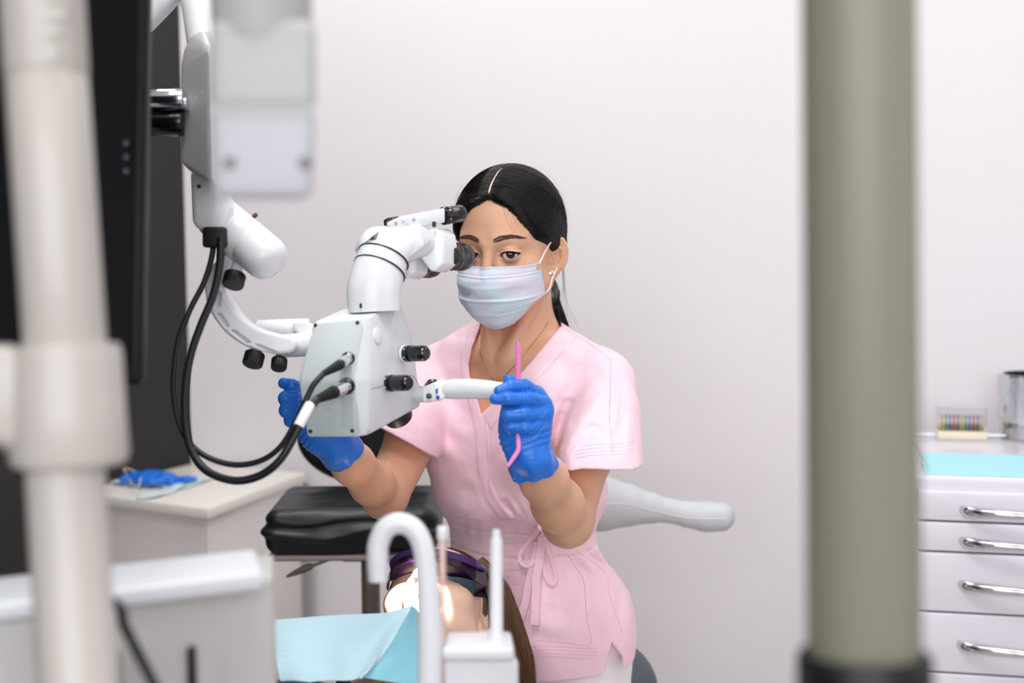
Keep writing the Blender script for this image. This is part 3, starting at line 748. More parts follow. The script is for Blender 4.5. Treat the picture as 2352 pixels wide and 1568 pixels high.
# ------------------------------------------------------------ monitor at the left
mn = thing('monitor', 'black flat monitor seen nearly edge on behind the white pole', 'monitor', P(180, 885, 1.42))
Dm = 1.42
fr = [(-260, -140, Dm + .05), (344, -140, Dm + .01), (322, 884, Dm), (-230, 884, Dm + .05)]
bk = [(-260, -140, Dm + .10), (352, -140, Dm + .05), (338, 878, Dm + .05), (-230, 878, Dm + .10)]
mb = hull('monitor_case', [P(*a) for a in fr + bk], mat('monitor_black', (13, 14, 16), .5, spec=.2), mn, .004, 3, 2)
X = RN @ A3(1, 0, 0)
V, Fc = extrude_poly([P(-240, -100, Dm + .048), P(318, -100, Dm + .006), P(298, 840, Dm - .002), P(-210, 840, Dm + .044)], cen, .001)
mk('screen', V, Fc, mat('screen_glass', (10, 13, 15), .12), mn, True, 30)
M_TEAL = emit('teal_indicator', (24, 46, 50), .03)
for y in (330, 362, 394): cyl('indicator_light', P(290, y, Dm + .002), P(290, y, Dm - .003), .0032, M_TEAL, mn, 16, .0005)
tube('monitor_mount', [P(60, 400, Dm + .11), P(40, 300, Dm + .2), P(20, -200, Dm + .25), P(10, -900, Dm + .25)], .02, M_BLACK, mn, 24, 6)

# ------------------------------------------------------------ white pole at the left, close to the camera
M_POLE = mat('cream_white_enamel', (188, 183, 178), .35, coat=.15)
pl = thing('unit_pole', 'thick white pole with a wide collar, nearest thing at the left edge', 'pole', P(170, 1568, 1.0)*A3(1, 1, 0))
pt = P(98, -60, 1.0); pm = P(150, 800, 1.0); pb = P(182, 1568, .985); 
fl = pb + nrm(pb - P(150, 1070, 1.0))*.78; fl[2] = .012; up = pt + nrm(pt - pm)*1.15; up[2] = 2.70
cyl('upper_pole', pm, P(106, 170, 1.0), .0283, M_POLE, pl, 64, .001)
cyl('upper_pole', P(106, 170, 1.0), up, .0292, M_POLE, pl, 64, .001)
for i, y in enumerate((35, 70, 125)):
    p = P(104, y, .972); rbox('faint_print', p, (.026 - .004*i, .005, .0012), mat('faint_grey', (196, 194, 188), .4), pl, RN, .0004)
dn = nrm(P(150, 1070, 1.0) - pm)
lathe('collar', pm - dn*.003, P(160, 1070, 1.0), [(0, .033), (.001, .037), (.006, .0375), (.0065, .0385), (.045, .0395), (.078, .041), (.084, .0385), (.086, .031)], M_POLE, pl, 64, auto=30)
hull('collar_bracket', [P(*b) for b in ((-60,790,1.02),(60,788,1.02),(60,1052,1.02),(-20,1030,1.02),(-60,1000,1.02),(-60,790,.97),(45,810,.97),(40,1040,.97),(-60,990,.97))], M_POLE, pl, .008, 4, 3)
cyl('lower_pole', P(148, 1050, 1.0), fl, .0272, M_POLE, pl, 64, .001)
cyl('floor_flange', A3(fl[0], fl[1], 0), A3(fl[0], fl[1], .015), .09, M_POLE, pl, 48, .004)

# ------------------------------------------------------------ delivery tray unit
zt = .996
un = thing('delivery_unit', 'large grey instrument unit with lit-coloured top at the bottom left, behind the pole', 'dental unit', onz(300, 1362, zt)*A3(1, 1, 0) + A3(0, 0, .62))
tp = [onz(-60, 1392, zt), onz(250, 1362, zt), onz(604, 1314, zt), onz(588, 1258, zt), onz(250, 1290, zt), onz(-60, 1330, zt)]
V = [p + A3(0, 0, dz) for dz in (0, -.016) for p in (tp[0], tp[2], tp[3], tp[5])]
hull('tray_top', V, mat('unit_lit_top', (214, 218, 225), .35), un, .005, 4, 2)  # paler than the body: light falling on the top, painted in
f0, f1, b1, b0 = tp[0], tp[2], tp[3], tp[5]
ins = lambda p, k: p + (np.mean([f0, f1, b1, b0], 0) - p)*k
V = [A3(p[0], p[1], z) for z in (zt - .0165, .62) for p in (ins(f0, .02), onz(628, 1360, zt - .03)*A3(1, 1, 0) + A3(0, 0, 0), onz(630, 1300, zt - .03), ins(b0, .02))]
hull('unit_body', V, mat('unit_grey', (186, 185, 184), .45), un, .006, 4, 2)
pf = lambda x, y, o=.0: onplane_pts(x, y, A3(f0[0], f0[1], zt), A3(f1[0], f1[1], zt), A3(f0[0], f0[1], .7), o)
def onplane_pts(px, py, a, b, c, o):
    n = np.cross(b - a, c - a); n = nrm(n); n = n if np.dot(n, cen) > 0 else -n
    d = P(px, py, 1.0) - CAM; return CAM + d*(np.dot(a - CAM, n)/np.dot(d, n)) + n*o
rbox('front_slot', pf(441, 1545, .000), (.007, .012, .045), M_HOLE, un, None, .002)
rbox('front_slot', pf(275, 1550, .000), (.006, .012, .040), mat('slot_soft', (150, 150, 150), .5), un, None, .002)
cyl('unit_column', A3(*(np.mean([f0, f1, b0, b1], 0)[:2]), 0.0), A3(*(np.mean([f0, f1, b0, b1], 0)[:2]), .63), .03, M_POLE, un, 40, .003)
cb = tube('hose', [tp[0]*.42 + tp[2]*.58 + A3(-.085, .03, -.012), P(262, 1385, 1.075), P(285, 1435, 1.055), P(312, 1490, 1.05), P(340, 1545, 1.045), P(372, 1620, 1.04), P(400, 1760, 1.04), P(380, 2000, 1.06)], .0042, M_CABLE, None, 14, 8)
tag(cb, 'black hose hanging in front of the grey instrument unit', 'hose')

# ------------------------------------------------------------ white housing hanging from the ceiling
hh = thing('ceiling_arm_housing', 'blurred white box housing hanging from above, left of the microscope', 'housing', P(603, 455, 0.98))
M_HS = mat('housing_white', (172, 175, 174), .4)
def boxpx(x0, y0, x1, y1, D, dep, tx=0):
    return [P(x0, y0, D), P(x1, y0, D), P(x1 - tx, y1, D), P(x0 + tx, y1, D), P(x0 + 8, y0, D + dep), P(x1 - 8, y0, D + dep), P(x1 - tx - 8, y1, D + dep), P(x0 + tx + 8, y1, D + dep)]
hull('upper_shell', boxpx(480, 46, 726, 252, 0.98, .07), M_HS, hh, .008, 4, 2)
hull('lower_shell', boxpx(482, 257, 725, 458, 0.98, .07, 6), mat('housing_lilac', (178, 180, 188), .4), hh, .008, 4, 2)
hull('joint_band', boxpx(484, 240, 723, 270, 0.9812, .065), mat('joint_grey', (176, 178, 178), .5), hh, .002, 2, 2)
for x in (528, 700): cyl('screw_recess', P(x, 374, .982), P(x, 374, .9785), .0046, mat('recess_grey', (120, 118, 118), .5), hh, 20, .0005)
c = P(600, 30, 1.012); cyl('hanging_neck', A3(c[0], c[1], c[2] - .02), A3(c[0], c[1], 2.70), .036, M_HS, hh, 48, .002)

# ------------------------------------------------------------ grey green pole at the right, close to the camera
gp_ = thing('grey_pole', 'thick grey-green pole with a black lower collar, nearest thing at the right', 'pole', P(1985, 1560, .85)*A3(1, 1, 0))
M_GP = mat('grey_green_enamel', (130, 130, 114), .4)
a_, b_ = P(1972, 0, .85), P(1985, 1520, .85); dd_ = nrm(b_ - a_)
t_ = a_ - dd_*((2.70 - a_[2])/-dd_[2]); k_ = b_ + dd_*((b_[2] - .0)/-dd_[2])
cyl('pole_tube', b_ + dd_*.02, t_, .0338, M_GP, gp_, 72, .001)
lathe('black_collar', b_ - dd_*.006, b_ + dd_, [(0.012, .034), (.002, .0362), (0, .0378), (.002, .0395), (.01, .0402), (.16, .0402), (.17, .036)], mat('collar_black', (15, 14, 17), .45), gp_, 72, auto=40)
cyl('lower_tube', b_ + dd_*.15, k_ - dd_*.0, .030, M_GP, gp_, 48, .001)
cyl('floor_flange', A3(k_[0], k_[1], 0), A3(k_[0], k_[1], .014), .08, M_GP, gp_, 48, .004)

# ------------------------------------------------------------ cuspidor with spouts
zc_ = .871
cu = thing('cuspidor', 'white rinse unit with cane-shaped spout, basin and upright filler tubes at bottom centre', 'cuspidor', onz(1050, 1470, zc_)*A3(1, 1, 0))
M_CU = mat('cuspidor_white', (218, 221, 226), .3, coat=.15)
M_CUG = mat('cuspidor_grey', (212, 213, 219), .4)
fa, fb = onz(1014, 1488, zc_), onz(1182, 1488, zc_); ba, bb_ = onz(1024, 1449, zc_), onz(1174, 1447, zc_)
hull('filler_lid', [p + A3(0, 0, z) for z in (0, -.014) for p in (fa, fb, ba, bb_)], M_CU, cu, .005, 4, 2)
hull('filler_box', [A3(p[0], p[1], z) for z in (zc_ - .0145, .60) for p in (fa + A3(.002, .003, 0), fb + A3(.004, .003, 0), ba, bb_)], M_CUG, cu, .004, 4, 2)
r_ = P(1140, 1440, 1.455); top = P(1140, 1192, 1.455)
lathe('filler_tube', A3(r_[0], r_[1], zc_ - .001), top, [(0, .0095), (.004, .0092), (.008, .0066), (.102, .0060), (.1045, .0045), (.111, .0042), (.1118, .003)], M_CU, cu, 32, auto=35)
s0, s1 = P(1017, 1460, 1.445), P(1016, 1208, 1.445)
th_ = cyl('clear_straw', A3(s0[0], s0[1], zc_ - .002), P(1016, 1236, 1.445), .0036, mat('straw_clear', (250, 222, 214), .15, trans=.6, alpha=.75), cu, 20, .0003)
cyl('straw_tip', P(1016, 1240, 1.445), s1, .0055, M_CU, th_, 24, .0015)
sp = [P(868, 1334, 1.43), P(867, 1290, 1.43), P(869, 1250, 1.43), P(886, 1214, 1.43), P(918, 1201, 1.43), P(950, 1215, 1.43), P(970, 1252, 1.43), P(979, 1310, 1.43), P(984, 1380, 1.43), P(987, 1470, 1.43), P(987, 1560, 1.43), P(987, 1640, 1.43)]
tube('cane_spout', sp, [.0098, .0107, .0107, .0107, .0107, .0107, .0107, .011, .0118, .0125, .0125, .0125], M_CU, cu, 40, 8, auto=60)
bc = P(925, 1600, 1.43); bc[2] = .795
lathe('basin', A3(bc[0], bc[1], .66), A3(bc[0], bc[1], 1), [(0, .03), (.03, .05), (.10, .082), (.133, .088), (.137, .085), (.132, .080), (.10, .072), (.05, .035), (.045, .01)], M_CU, cu, 56, auto=50)
hull('unit_foot', [A3(p[0], p[1], z) for z in (0, .665) for p in (bc + A3(-.05, -.06, 0), bc + A3(.13, -.06, 0), bc + A3(-.05, .07, 0), bc + A3(.13, .07, 0))], M_CUG, cu, .01, 4, 2)

# ------------------------------------------------------------ assistant stool, black
st = thing('assistant_stool', 'black vinyl stool with wrinkled seat cover and dark round backrest', 'stool', P(850, 1400, 2.52)*A3(1, 1, 0))
M_VINYL = mat('black_vinyl', (24, 27, 31), .42, bump=[('ridge', (10, 14, 26), .6, .014), ('noise', (18, 18, 60), .3, .006)])
sc_ = P(822, 1190, 2.52)
def fseat(p):
    q = p - sc_
    d = sbox(q, (0, 0, .0), (.150, .125, .040), .030)
    d = d + .006*snoise(q*A3(1, 1, 2.6), 42, 5)*np.clip((.02 - q[:, 2])/.03, 0, 1)
    # big fold running across the front
    d = d - .007*np.exp(-((q[:, 2] + .002 + .12*(q[:, 0] + .05)*(-.4) - .006*np.sin(q[:, 0]*34))/.007)**2)*np.clip((-.07 - q[:, 1])/.02, 0, 1)
    d = d + .006*np.exp(-((q[:, 2] - .013 - .006*np.sin(q[:, 0]*28 + 1))/.006)**2)*np.clip((-.07 - q[:, 1])/.02, 0, 1)
    return d
V, Q = surf(fseat, sc_ - A3(.175, .15, .06), sc_ + A3(.175, .15, .06), .0030)
mk('seat_cushion', V, Q, M_VINYL, st)
rbox('seat_pan', sc_ + A3(0, 0, -.044), (.285, .235, .010), mat('pan_grey', (150, 142, 136), .4), st, None, .004)
kk = P(850, 1260, 2.52)
cyl('gas_column', A3(kk[0], kk[1], .07), A3(kk[0], kk[1], sc_[2] - .04), .0165, mat('column_brown_grey', (120, 110, 100), .4), st, 32, .002)
rbox('lift_plate', A3(kk[0], kk[1], sc_[2] - .056), (.09, .09, .022), M_BLACK, st, None, .004)
lv = tube('height_lever', [P(825, 1256, 2.5), P(798, 1262, 2.45), P(780, 1275, 2.43), P(755, 1285, 2.42), P(712, 1301, 2.42)], .0028, mat('lever_steel', (120, 116, 110), .35, metal=.6), st, 12, 6)
tube('lever_grip', [P(716, 1299, 2.42), P(700, 1306, 2.42), P(678, 1315, 2.42), P(658, 1324, 2.42)], [.0052, .0062, .0048, .002], mat('grip_grey', (96, 92, 86), .5), lv, 14, 6)
for k in range(5):
    a = k*math.pi*2/5 + .3; e = A3(kk[0] + .27*math.cos(a), kk[1] + .27*math.sin(a), .065)
    tube('base_leg', [A3(kk[0], kk[1], .085), (A3(kk[0], kk[1], .08) + e)/2, e], [(.02, .014), (.015, .011), (.010, .008)], M_CHROME, st, 14, 4, up=(0, 0, 1))
    cyl('caster', e - A3(-math.sin(a), math.cos(a), 0)*.012 - A3(0, 0, .038), e + A3(-math.sin(a), math.cos(a), 0)*.012 - A3(0, 0, .038), .026, M_BLACK, st, 24, .004)
bcn = P(846, 1000, 2.66)
V, Q = surf(lambda p: smax(ell(p, bcn, (.134, .060, .092)), np.abs((p - bcn)[:, 1]) - .022, .02), bcn - A3(.15, .05, .11), bcn + A3(.15, .05, .11), .004)
mk('backrest', V, Q, mat('backrest_black', (16, 20, 24), .5), st)
tube('backrest_stem', [A3(kk[0], kk[1] + .10, sc_[2] - .052), A3(kk[0], kk[1] + .17, sc_[2] - .045), A3(kk[0], bcn[1] + .035, sc_[2] + .06), bcn + A3(0, .03, 0)], .010, M_BLACK, st, 14, 6)

# ------------------------------------------------------------ operator stool with armrest
os_ = thing('operator_stool', 'dark grey saddle stool with long pale grey moulded armrest under the nurse', 'stool', P(1370, 1560, 2.30)*A3(1, 1, 0))
sd = P(1396, 1588, 2.37)
V, Q = surf(lambda p: smax(smin(ell(p, sd + A3(.0, 0, .0), (.084, .110, .085)), ell(p, sd + A3(-.15, -.02, -.02), (.10, .12, .065)), .05), -(p - sd)[:, 2] - .055, .02),
            sd - A3(.28, .16, .09), sd + A3(.13, .16, .11), .004)
mk('saddle_seat', V, Q, mat('saddle_grey', (82, 92, 100), .5), os_)
oc = sd + A3(-.07, 0, 0)
cyl('gas_column', A3(oc[0], oc[1], .06), A3(oc[0], oc[1], sd[2] - .045), .022, M_CHROME, os_, 32, .002)
for k in range(5):
    a = k*math.pi*2/5 + .9; e = A3(oc[0] + .25*math.cos(a), oc[1] + .25*math.sin(a), .065)
    tube('base_leg', [A3(oc[0], oc[1], .085), (A3(oc[0], oc[1], .08) + e)/2, e], [(.02, .014), (.015, .011), (.010, .008)], M_CHROME, os_, 14, 4, up=(0, 0, 1))
    cyl('caster', e - A3(-math.sin(a), math.cos(a), 0)*.012 - A3(0, 0, .038), e + A3(-math.sin(a), math.cos(a), 0)*.012 - A3(0, 0, .038), .026, M_BLACK, os_, 24, .004)
k5 = 2.52/F
arp = [(1235,1150,2.50,60),(1320,1155,2.52,66),(1385,1156,2.52,60),(1440,1160,2.52,46),(1490,1166,2.52,33),(1540,1173,2.52,25),(1580,1181,2.52,27),(1620,1186,2.52,32),(1655,1187,2.52,33)]
V, Q = surf(lambda p: chain(p, [P(*a[:3]) for a in arp], [a[3]*k5 for a in arp], .012), P(1460, 1170, 2.52) - A3(.25, .10, .09), P(1460, 1170, 2.52) + A3(.22, .10, .09), .0035)
mk('armrest', V, Q, mat('armrest_grey', (196, 201, 204), .42), os_)
fa_ = lambda p: chain(p, [P(*a[:3]) for a in arp], [a[3]*k5 for a in arp], .012)
sl = surfline(fa_, [(1375,1157),(1440,1158),(1490,1170),(1560,1186),(1620,1192),(1688,1189)], 2.35, 2.60, 8, .0002)
V, Fc = sweep(sl, .0009, 6); mk('armrest_seam', V, Fc, mat('seam_light', (218, 222, 224), .5), os_)
tube('armrest_bracket', [P(1300, 1180, 2.54), P(1300, 1330, 2.57), P(1330, 1560, 2.50), A3(oc[0], oc[1] + .03, sd[2] - .09)], .014, M_CHROME, os_, 16, 8)
# ------------------------------------------------------------ people: shared head
M_SKIN = mat('skin', (222, 174, 143), .42, coat=.08, sss=.12, var=(22, (214, 162, 130), .35), bump=[('noise', 900, .06, .0006)])
M_SKIN2 = mat('skin_patient', (228, 190, 168), .48, sss=.12, var=(22, (222, 178, 156), .35), bump=[('noise', 900, .06, .0006)])
def vesica(x, y, a, b):
    R = (a*a + b*b)/(2*b); o = R - b
    return np.maximum(np.hypot(x, y + o) - R, np.hypot(x, y - o) - R)
EYE = A3(.0298, 0.0, .0665); ER = .0122
def head_sd(q, eyes=True, ears=True):
    s = q.copy(); s[:, 0] = np.abs(s[:, 0])
    d = ell(q, (0, .030, -.012), (.0735, .080, .0915))
    d = smin(d, ell(q, (0, -.020, .018), (.0635, .080, .063)), .02)
    d = smin(d, cap(s, (.046, -.058, .005), (.014, -.093, .056), .019, .016), .02)     # jaw
    d = smin(d, cap(s, (.0, -.096, .062), (.008, -.094, .062), .0165), .015)           # chin
    d = smin(d, ell(s, (.040, -.028, .048), (.022, .022, .020)), .016)                 # cheek
    d = smin(d, cap(s, (.010, .020, .071), (.040, .021, .056), .0085, .0085), .016)    # brow
    d = smax(d, -ell(s, (.0300, -.001, .092), (.020, .014, .0175)), .016)              # socket
    d = smin(d, cap(q, (0, .012, .079), (0, -.022, .092), .0065, .0085), .010)         # nose bridge
    d = smin(d, ell(q, (0, -.034, .094), (.0115, .010, .0125)), .008)
    d = smin(d, ell(s, (.0125, -.037, .084), (.0085, .0075, .010)), .007)
    d = smax(d, -ell(s, (.0065, -.0445, .090), (.0038, .004, .006)), .003)
    d = smin(d, ell(q, (0, -.060, .077), (.027, .020, .014)), .012)                    # muzzle
    d = smin(d, cap(s, (0, -.0585, .0915), (.018, -.0605, .083), .0042, .0022), .004)  # lips
    d = smin(d, cap(s, (0, -.0680, .0895), (.016, -.0650, .082), .0052, .0028), .004)
    d = d + .0022*np.exp(-(((s[:, 1] + .0632 + s[:, 0]*.05)/.0014)**2))*(s[:, 0] < .024)*(s[:, 2] > .06)
    if eyes:
        lid = np.linalg.norm(s - EYE, axis=1) - (ER + .0020)
        lid = smax(lid, np.abs(s[:, 1]) - .0125, .004)
        d = smin(d, lid, .005)
        x = s[:, 0] - EYE[0]; y = s[:, 1] - EYE[1] + .0004 - .07*x
        d = d + .0010*np.exp(-((y - .0085 + 10*x*x)/.0011)**2)*(np.abs(x) < .017)*(s[:, 2] > .06)
        sl = vesica(x, y, .0150, .0060)
        d = smax(d, -np.maximum(np.maximum(sl, .060 - s[:, 2]), s[:, 2] - .11), .0008)
    if ears:
        RE = frame(Y=(.08, 1, -.20), Z=(.55, 0, .85))
        e0 = A3(.0735, -.019, -.012)
        e = ell(s, e0, (.0160, .0285, .0075), RE)
        w = (s - e0) @ RE
        e = smax(e, -ell(s, e0 + RE @ A3(-.002, .002, .0080), (.0105, .0200, .0085), RE), .003)
        hx = [(.0145*math.cos(t), .0265*math.sin(t), .003) for t in np.linspace(-.75, 3.5, 12)]
        e = smin(e, chain(w, hx, [.0028]*12, .001), .002)
        e = smin(e, chain(w, [(-.004, .016, .001), (.006, .010, .003), (.008, -.004, .003), (.003, -.014, .002)], [.0024]*4, .001), .002)
        e = smin(e, cap(w, (-.012, -.004, .003), (-.009, -.010, .004), .0030), .003)
        e = smin(e, cap(w, (-.008, .004, .000), (.002, .010, -.001), .003), .004)
        e = smin(e, ell(w, (-.004, -.025, .0), (.008, .009, .0042)), .005)
        d = smin(d, e, .004)
    return d

def strand_mesh(lines, r0, r1=None, seg=3):
    VV = []; FF = []; o = 0
    for L in lines:
        n = len(L); rr = np.linspace(r0, r0 if r1 is None else r1, n)
        V, Fc = sweep(L, rr, seg, None, False); VV.append(V); FF += [tuple(i + o for i in f) for f in Fc]; o += len(V)
    return np.vstack(VV), FF
def bez(a, b, c, n):
    t = np.linspace(0, 1, n)[:, None]; return (1-t)**2*a + 2*t*(1-t)*b + t*t*c
def to_surface(f, pts, cen0, lift, R=.16):
    """push points radially from cen0 onto f=lift"""
    d = pts - cen0; d = d/np.linalg.norm(d, axis=1)[:, None]
    lo = np.full(len(pts), .02); hi = np.full(len(pts), R)
    for _ in range(18):
        m = (lo + hi)/2; v = f(cen0 + d*m[:, None]) - lift
        lo = np.where(v < 0, m, lo); hi = np.where(v < 0, hi, m)
    return cen0 + d*lo[:, None]

# ------------------------------------------------------------ the nurse
psi, phi = math.radians(21.5), math.radians(11)
fw = A3(-math.sin(psi)*math.cos(phi), -math.cos(psi)*math.cos(phi), -math.sin(phi))
upv = A3(-math.sin(psi)*math.sin(phi), -math.cos(psi)*math.sin(phi), math.cos(phi)) 
HR = frame(Y=upv, Z=fw)
HO = P(1167, 561, 2.165)
def hl(*a): return HO + HR @ A3(*a)
def hlocal(p): return (p - HO) @ HR
# torso frame
tps = math.radians(30)
tf = A3(-math.sin(tps), -math.cos(tps), -.10); TR = frame(Y=A3(0, 0, 1) + .02*A3(-math.sin(tps), -math.cos(tps), 0), Z=tf)
TO = P(1192, 990, 2.26)
def tl(*a): return TO + TR @ A3(*a)
SR, SL = tl(-.146, .082, -.01), tl(.146, .082, -.01)        # her right (viewer left), her left
ELR, WRR = P(884, 1140, 2.13), P(776, 1030, 1.955)
ELL, WRL = P(1304, 1198, 2.035), P(1224, 1055, 1.865)
nt_ = tl(0, .155, -.022)
def torso_core(p, g=0.0, bust=1.0):
    q = (p - TO) @ TR; s = q.copy(); s[:, 0] = np.abs(s[:, 0])
    d = ell(q, (-.010, .0, -.005), (.150 + g, .170 + g, .088 + g))
    d = smin(d, ell(s, (.060, -.030, .055), (.060 + g, .060 + g, .047 + g)), .05)
    d = smin(d, ell(q, (-.007, -.135, 0), (.123 + g, .12, .080 + g)), .05)
    d = smin(d, ell(q, (0, -.325, -.01), (.160 + g, .140, .115 + g)), .06)
    d = smin(d, cap(s, (0, .100, -.012), (.140, .080, -.012), .042 + g, .043 + g), .04)
    d = smin(d, cap(s, (0.01, .165, -.02), (.115, .098, -.015), .030 + g*.6, .030 + g), .035)
    return d
def arms_sd(p):
    a = chain(p, [SR, SR*.45 + ELR*.55, ELR], [.043, .040, .0335], .01)
    a = smin(a, chain(p, [ELR, ELR*.7 + WRR*.3, ELR*.3 + WRR*.7, WRR], [.0305, .0310, .0285, .0245], .015), .016)
    b = chain(p, [SL, SL*.45 + ELL*.55, ELL], [.043, .0405, .0345], .01)
    b = smin(b, chain(p, [ELL, ELL*.7 + WRL*.3, ELL*.3 + WRL*.7, WRL], [.0325, .0335, .0295, .0245], .02), .020)
    return np.minimum(a, b)
def neck_sd(p):
    d = cap(p, hl(0, -.045, -.030), nt_, .050, .053)
    q = (p - TO) @ TR; s = q.copy(); s[:, 0] = np.abs(s[:, 0])
    col_ = cap(s, (.012, .128, .050), (.10, .135, .020), .006, .006)          # collarbones
    d = smin(d, col_, .03)
    # neck tendons
    d = smin(d, np.minimum(cap(p, hl(.055, -.05, -.01), tl(.012, .125, .052), .010, .007), cap(p, hl(-.055, -.05, -.01), tl(-.012, .125, .052), .010, .007)), .02)
    return d
def body_sd(p):
    q = hlocal(p)
    h = head_sd(q)
    d = smin(h, neck_sd(p), .018)
    d = smin(d, torso_core(p, -.004), .03)
    return smin(d, arms_sd(p), .02)
nurse = thing('person', 'person in pink scrub top, pale blue face mask and blue gloves, seated at the microscope', 'person', P(1250, 1568, 2.25)*A3(1, 1, 0))
# fine head, coarser body, one mesh: cut below the jaw
cutn = HR @ A3(0, 1, -.30); cutn = nrm(cutn); cutp = hl(0, -.072, 0)
def upper(p): return np.maximum(body_sd(p), -((p - cutp) @ cutn) - .002)
def lower(p): return np.maximum(body_sd(p) + .0002*(((p - cutp) @ cutn) > 0), ((p - cutp) @ cutn) - .002)
Vh, Qh = surf(upper, HO - A3(.125, .135, .15), HO + A3(.125, .135, .13), .00125)
lo = np.minimum.reduce([WRR, WRL, TO, ELR, ELL, tl(-.2, -.4, 0)]) - A3(.06, .05, .05); hi = np.maximum.reduce([SR, SL, TO, ELL, hl(0, 0, 0)]) + A3(.12, .14, .05)
Vb_, Qb = surf(lower, lo, hi, .0030)
Vn, Fn = merge_vf([(Vh, Qh), (Vb_, Qb)])
body = mk('body', Vn, Fn, M_SKIN, nurse)
body['label'] = 'bare forearms, neck and face of the nurse'

# eyes looking at the camera
M_EYEW = mat('eye_white', (232, 228, 226), .12, coat=.6, sss=.05)
M_IRIS = mat('iris_dark', (36, 20, 15), .25, coat=.35); M_PUP = mat('pupil', (6, 5, 5), .05, coat=1.0)
M_LASH = mat('lash_black', (14, 10, 11), .6, spec=.1)
for sx in (-1, 1):
    ec = hl(EYE[0]*sx, EYE[1], EYE[2]); g = nrm(CAM - ec)
    R_ = ER
    V, Q = [], []
    e = lathe('eye', ec - g*R_, ec, [(R_*(1 - math.cos(t)), max(R_*math.sin(t), 1e-5)) for t in np.linspace(0.02, math.pi - .02, 24)], M_EYEW, nurse, 40, auto=80)
    def capdisc(nm, rad, lift, m):
        prof = []
        for t in np.linspace(math.asin(rad/R_), .02, 8): prof.append(((R_ + lift)*math.cos(t), (R_ + lift)*math.sin(t)))
        return lathe(nm, ec, ec + g, prof, m, e, 36, auto=80)
    capdisc('iris', .0066, .0003, M_IRIS); capdisc('pupil', .0026, .0005, M_PUP)
    # eyelid edges and lashes
    xs = np.linspace(-.0148, .0152, 26); a_ = .0150; b_ = .0060; Rv = (a_*a_ + b_*b_)/(2*b_)
    top = []; bot = []
    for x in xs:
        yy = math.sqrt(max(Rv*Rv - x*x, 0)) - (Rv - b_); yy = max(yy, 0)
        for s, L in ((1, top), (-1, bot)):
            lx = EYE[0] + x; ly = EYE[1] - .0004 + .07*x + s*yy
            r2 = (ER + .0019)**2 - x*x - (ly - EYE[1])**2
            L.append(hl(lx*sx, ly, EYE[2] + math.sqrt(max(r2, 1e-6)) - .0003))
    rr = np.interp(np.arange(26), [0, 6, 20, 25], [.0004, .0009, .0015, .0010])
    V, Fc = sweep(np.array(top), rr, 8); mk('upper_lash_line', V, Fc, M_LASH, nurse)
    V, Fc = sweep(np.array(bot), .00028, 6); mk('lower_lash_line', V, Fc, mat('lash_brown', (110, 66, 56), .6), nurse)
    ls = []
    for i in range(3, 26):
        for j in range(2):
            p0 = top[i] + .0003*(RNG.rand(3) - .5); k = (i - 10)/15
            dirv = HR @ A3(sx*(.30 + .9*k) + .15*(RNG.rand() - .5), .12, .8); L_ = .0026 + .0050*max(k, 0) + .001*RNG.rand()
            ls.append(bez(p0, p0 + nrm(dirv)*L_*.6 - HR @ A3(0, .0010, 0), p0 + nrm(dirv)*L_ + HR @ A3(0, .0018, 0), 5))
    V, Fc = strand_mesh(ls, .00030, .00008); mk('eyelashes', V, Fc, M_LASH, nurse)
    # brow: short hairs on the skin
    ls = []
    for i in range(430):
        t = RNG.rand(); x = .0105 + .039*t; yb = .0225 + .0055*math.sin(t*2.4) - .003*t*t; w = .0050*(1 - t)**.6*(.5 + .5*min(1, t*6)) + .0008
        y = yb + (RNG.rand() - .5)*2*w*.8
        dx, dy = .0050, .0022*(1 - 1.8*t) + .0016*(.35 - (y - yb)/w*.35)
        q = np.array([(x*sx, y, .09), ((x + dx*.5)*sx, y + dy*.6, .09), ((x + dx)*sx, y + dy, .09)])
        o = []
        for k in range(3):
            z = np.linspace(.035, .095, 90); pts = np.stack([np.full(90, q[k, 0]), np.full(90, q[k, 1]), z], 1)
            v = head_sd(pts); m = np.where(v < 0)[0]; zz = z[m[-1]] if len(m) else .06
            o.append(hl(q[k, 0], q[k, 1], zz + .0006 + .0004*(k == 1)))
        ls.append(np.array(o))
    V, Fc = strand_mesh(ls, .00016, .00007); mk('eyebrow', V, Fc, mat('brow_brown', (104, 77, 71), .7, spec=.1), nurse)

# hair: swept back from a centre part to a low ponytail
M_HAIR = mat('black_hair', (13, 10, 13), .30, spec=.55)
def hairline(q):
    y = q[:, 1]; x = np.abs(q[:, 0])
    z = np.interp(y, [-.12, -.06, -.03, .0, .02, .045, .07, .086, .10], [-.07, -.042, -.028, -.004, .014, .034, .050, .066, .085])
    return z
def hair_t(q):
    y = q[:, 1]; x = np.abs(q[:, 0])
    X = np.interp(y, [-.02, .0, .015, .035, .055, .070, .082, .090], [.050, .0655, .0620, .0550, .0430, .0290, .002, -.03])
    Z = np.interp(y, [-.12, -.06, -.03, -.018, .0, .02, .03], [-.07, -.042, -.026, -.008, .010, .05, .12])
    return np.minimum(x - X, Z - q[:, 2])
def hair_sd(q, lift=0):
    base = ell(q, (0, .030, -.014), (.0765, .0830, .0960))
    base = smin(base, ell(q, (0, -.015, -.045), (.060, .060, .058)), .03)
    t = hair_t(q)
    off = np.clip(np.where(t < 0, t*.9, t*.42), -.006, .0062)
    x = q[:, 0]
    groove = .0030*np.exp(-((x)/.0020)**2)*(q[:, 1] > .03)*(q[:, 2] > -.035)
    d = base - off + groove
    nape = cap(q, (0, -.045, -.078), (.004, -.085, -.098), .030, .018)
    return smin(d, nape, .02)
def hair_w(p): return hair_sd(hlocal(p))
V, Q = surf(hair_w, HO - A3(.14, .15, .16), HO + A3(.14, .15, .14), .0018)
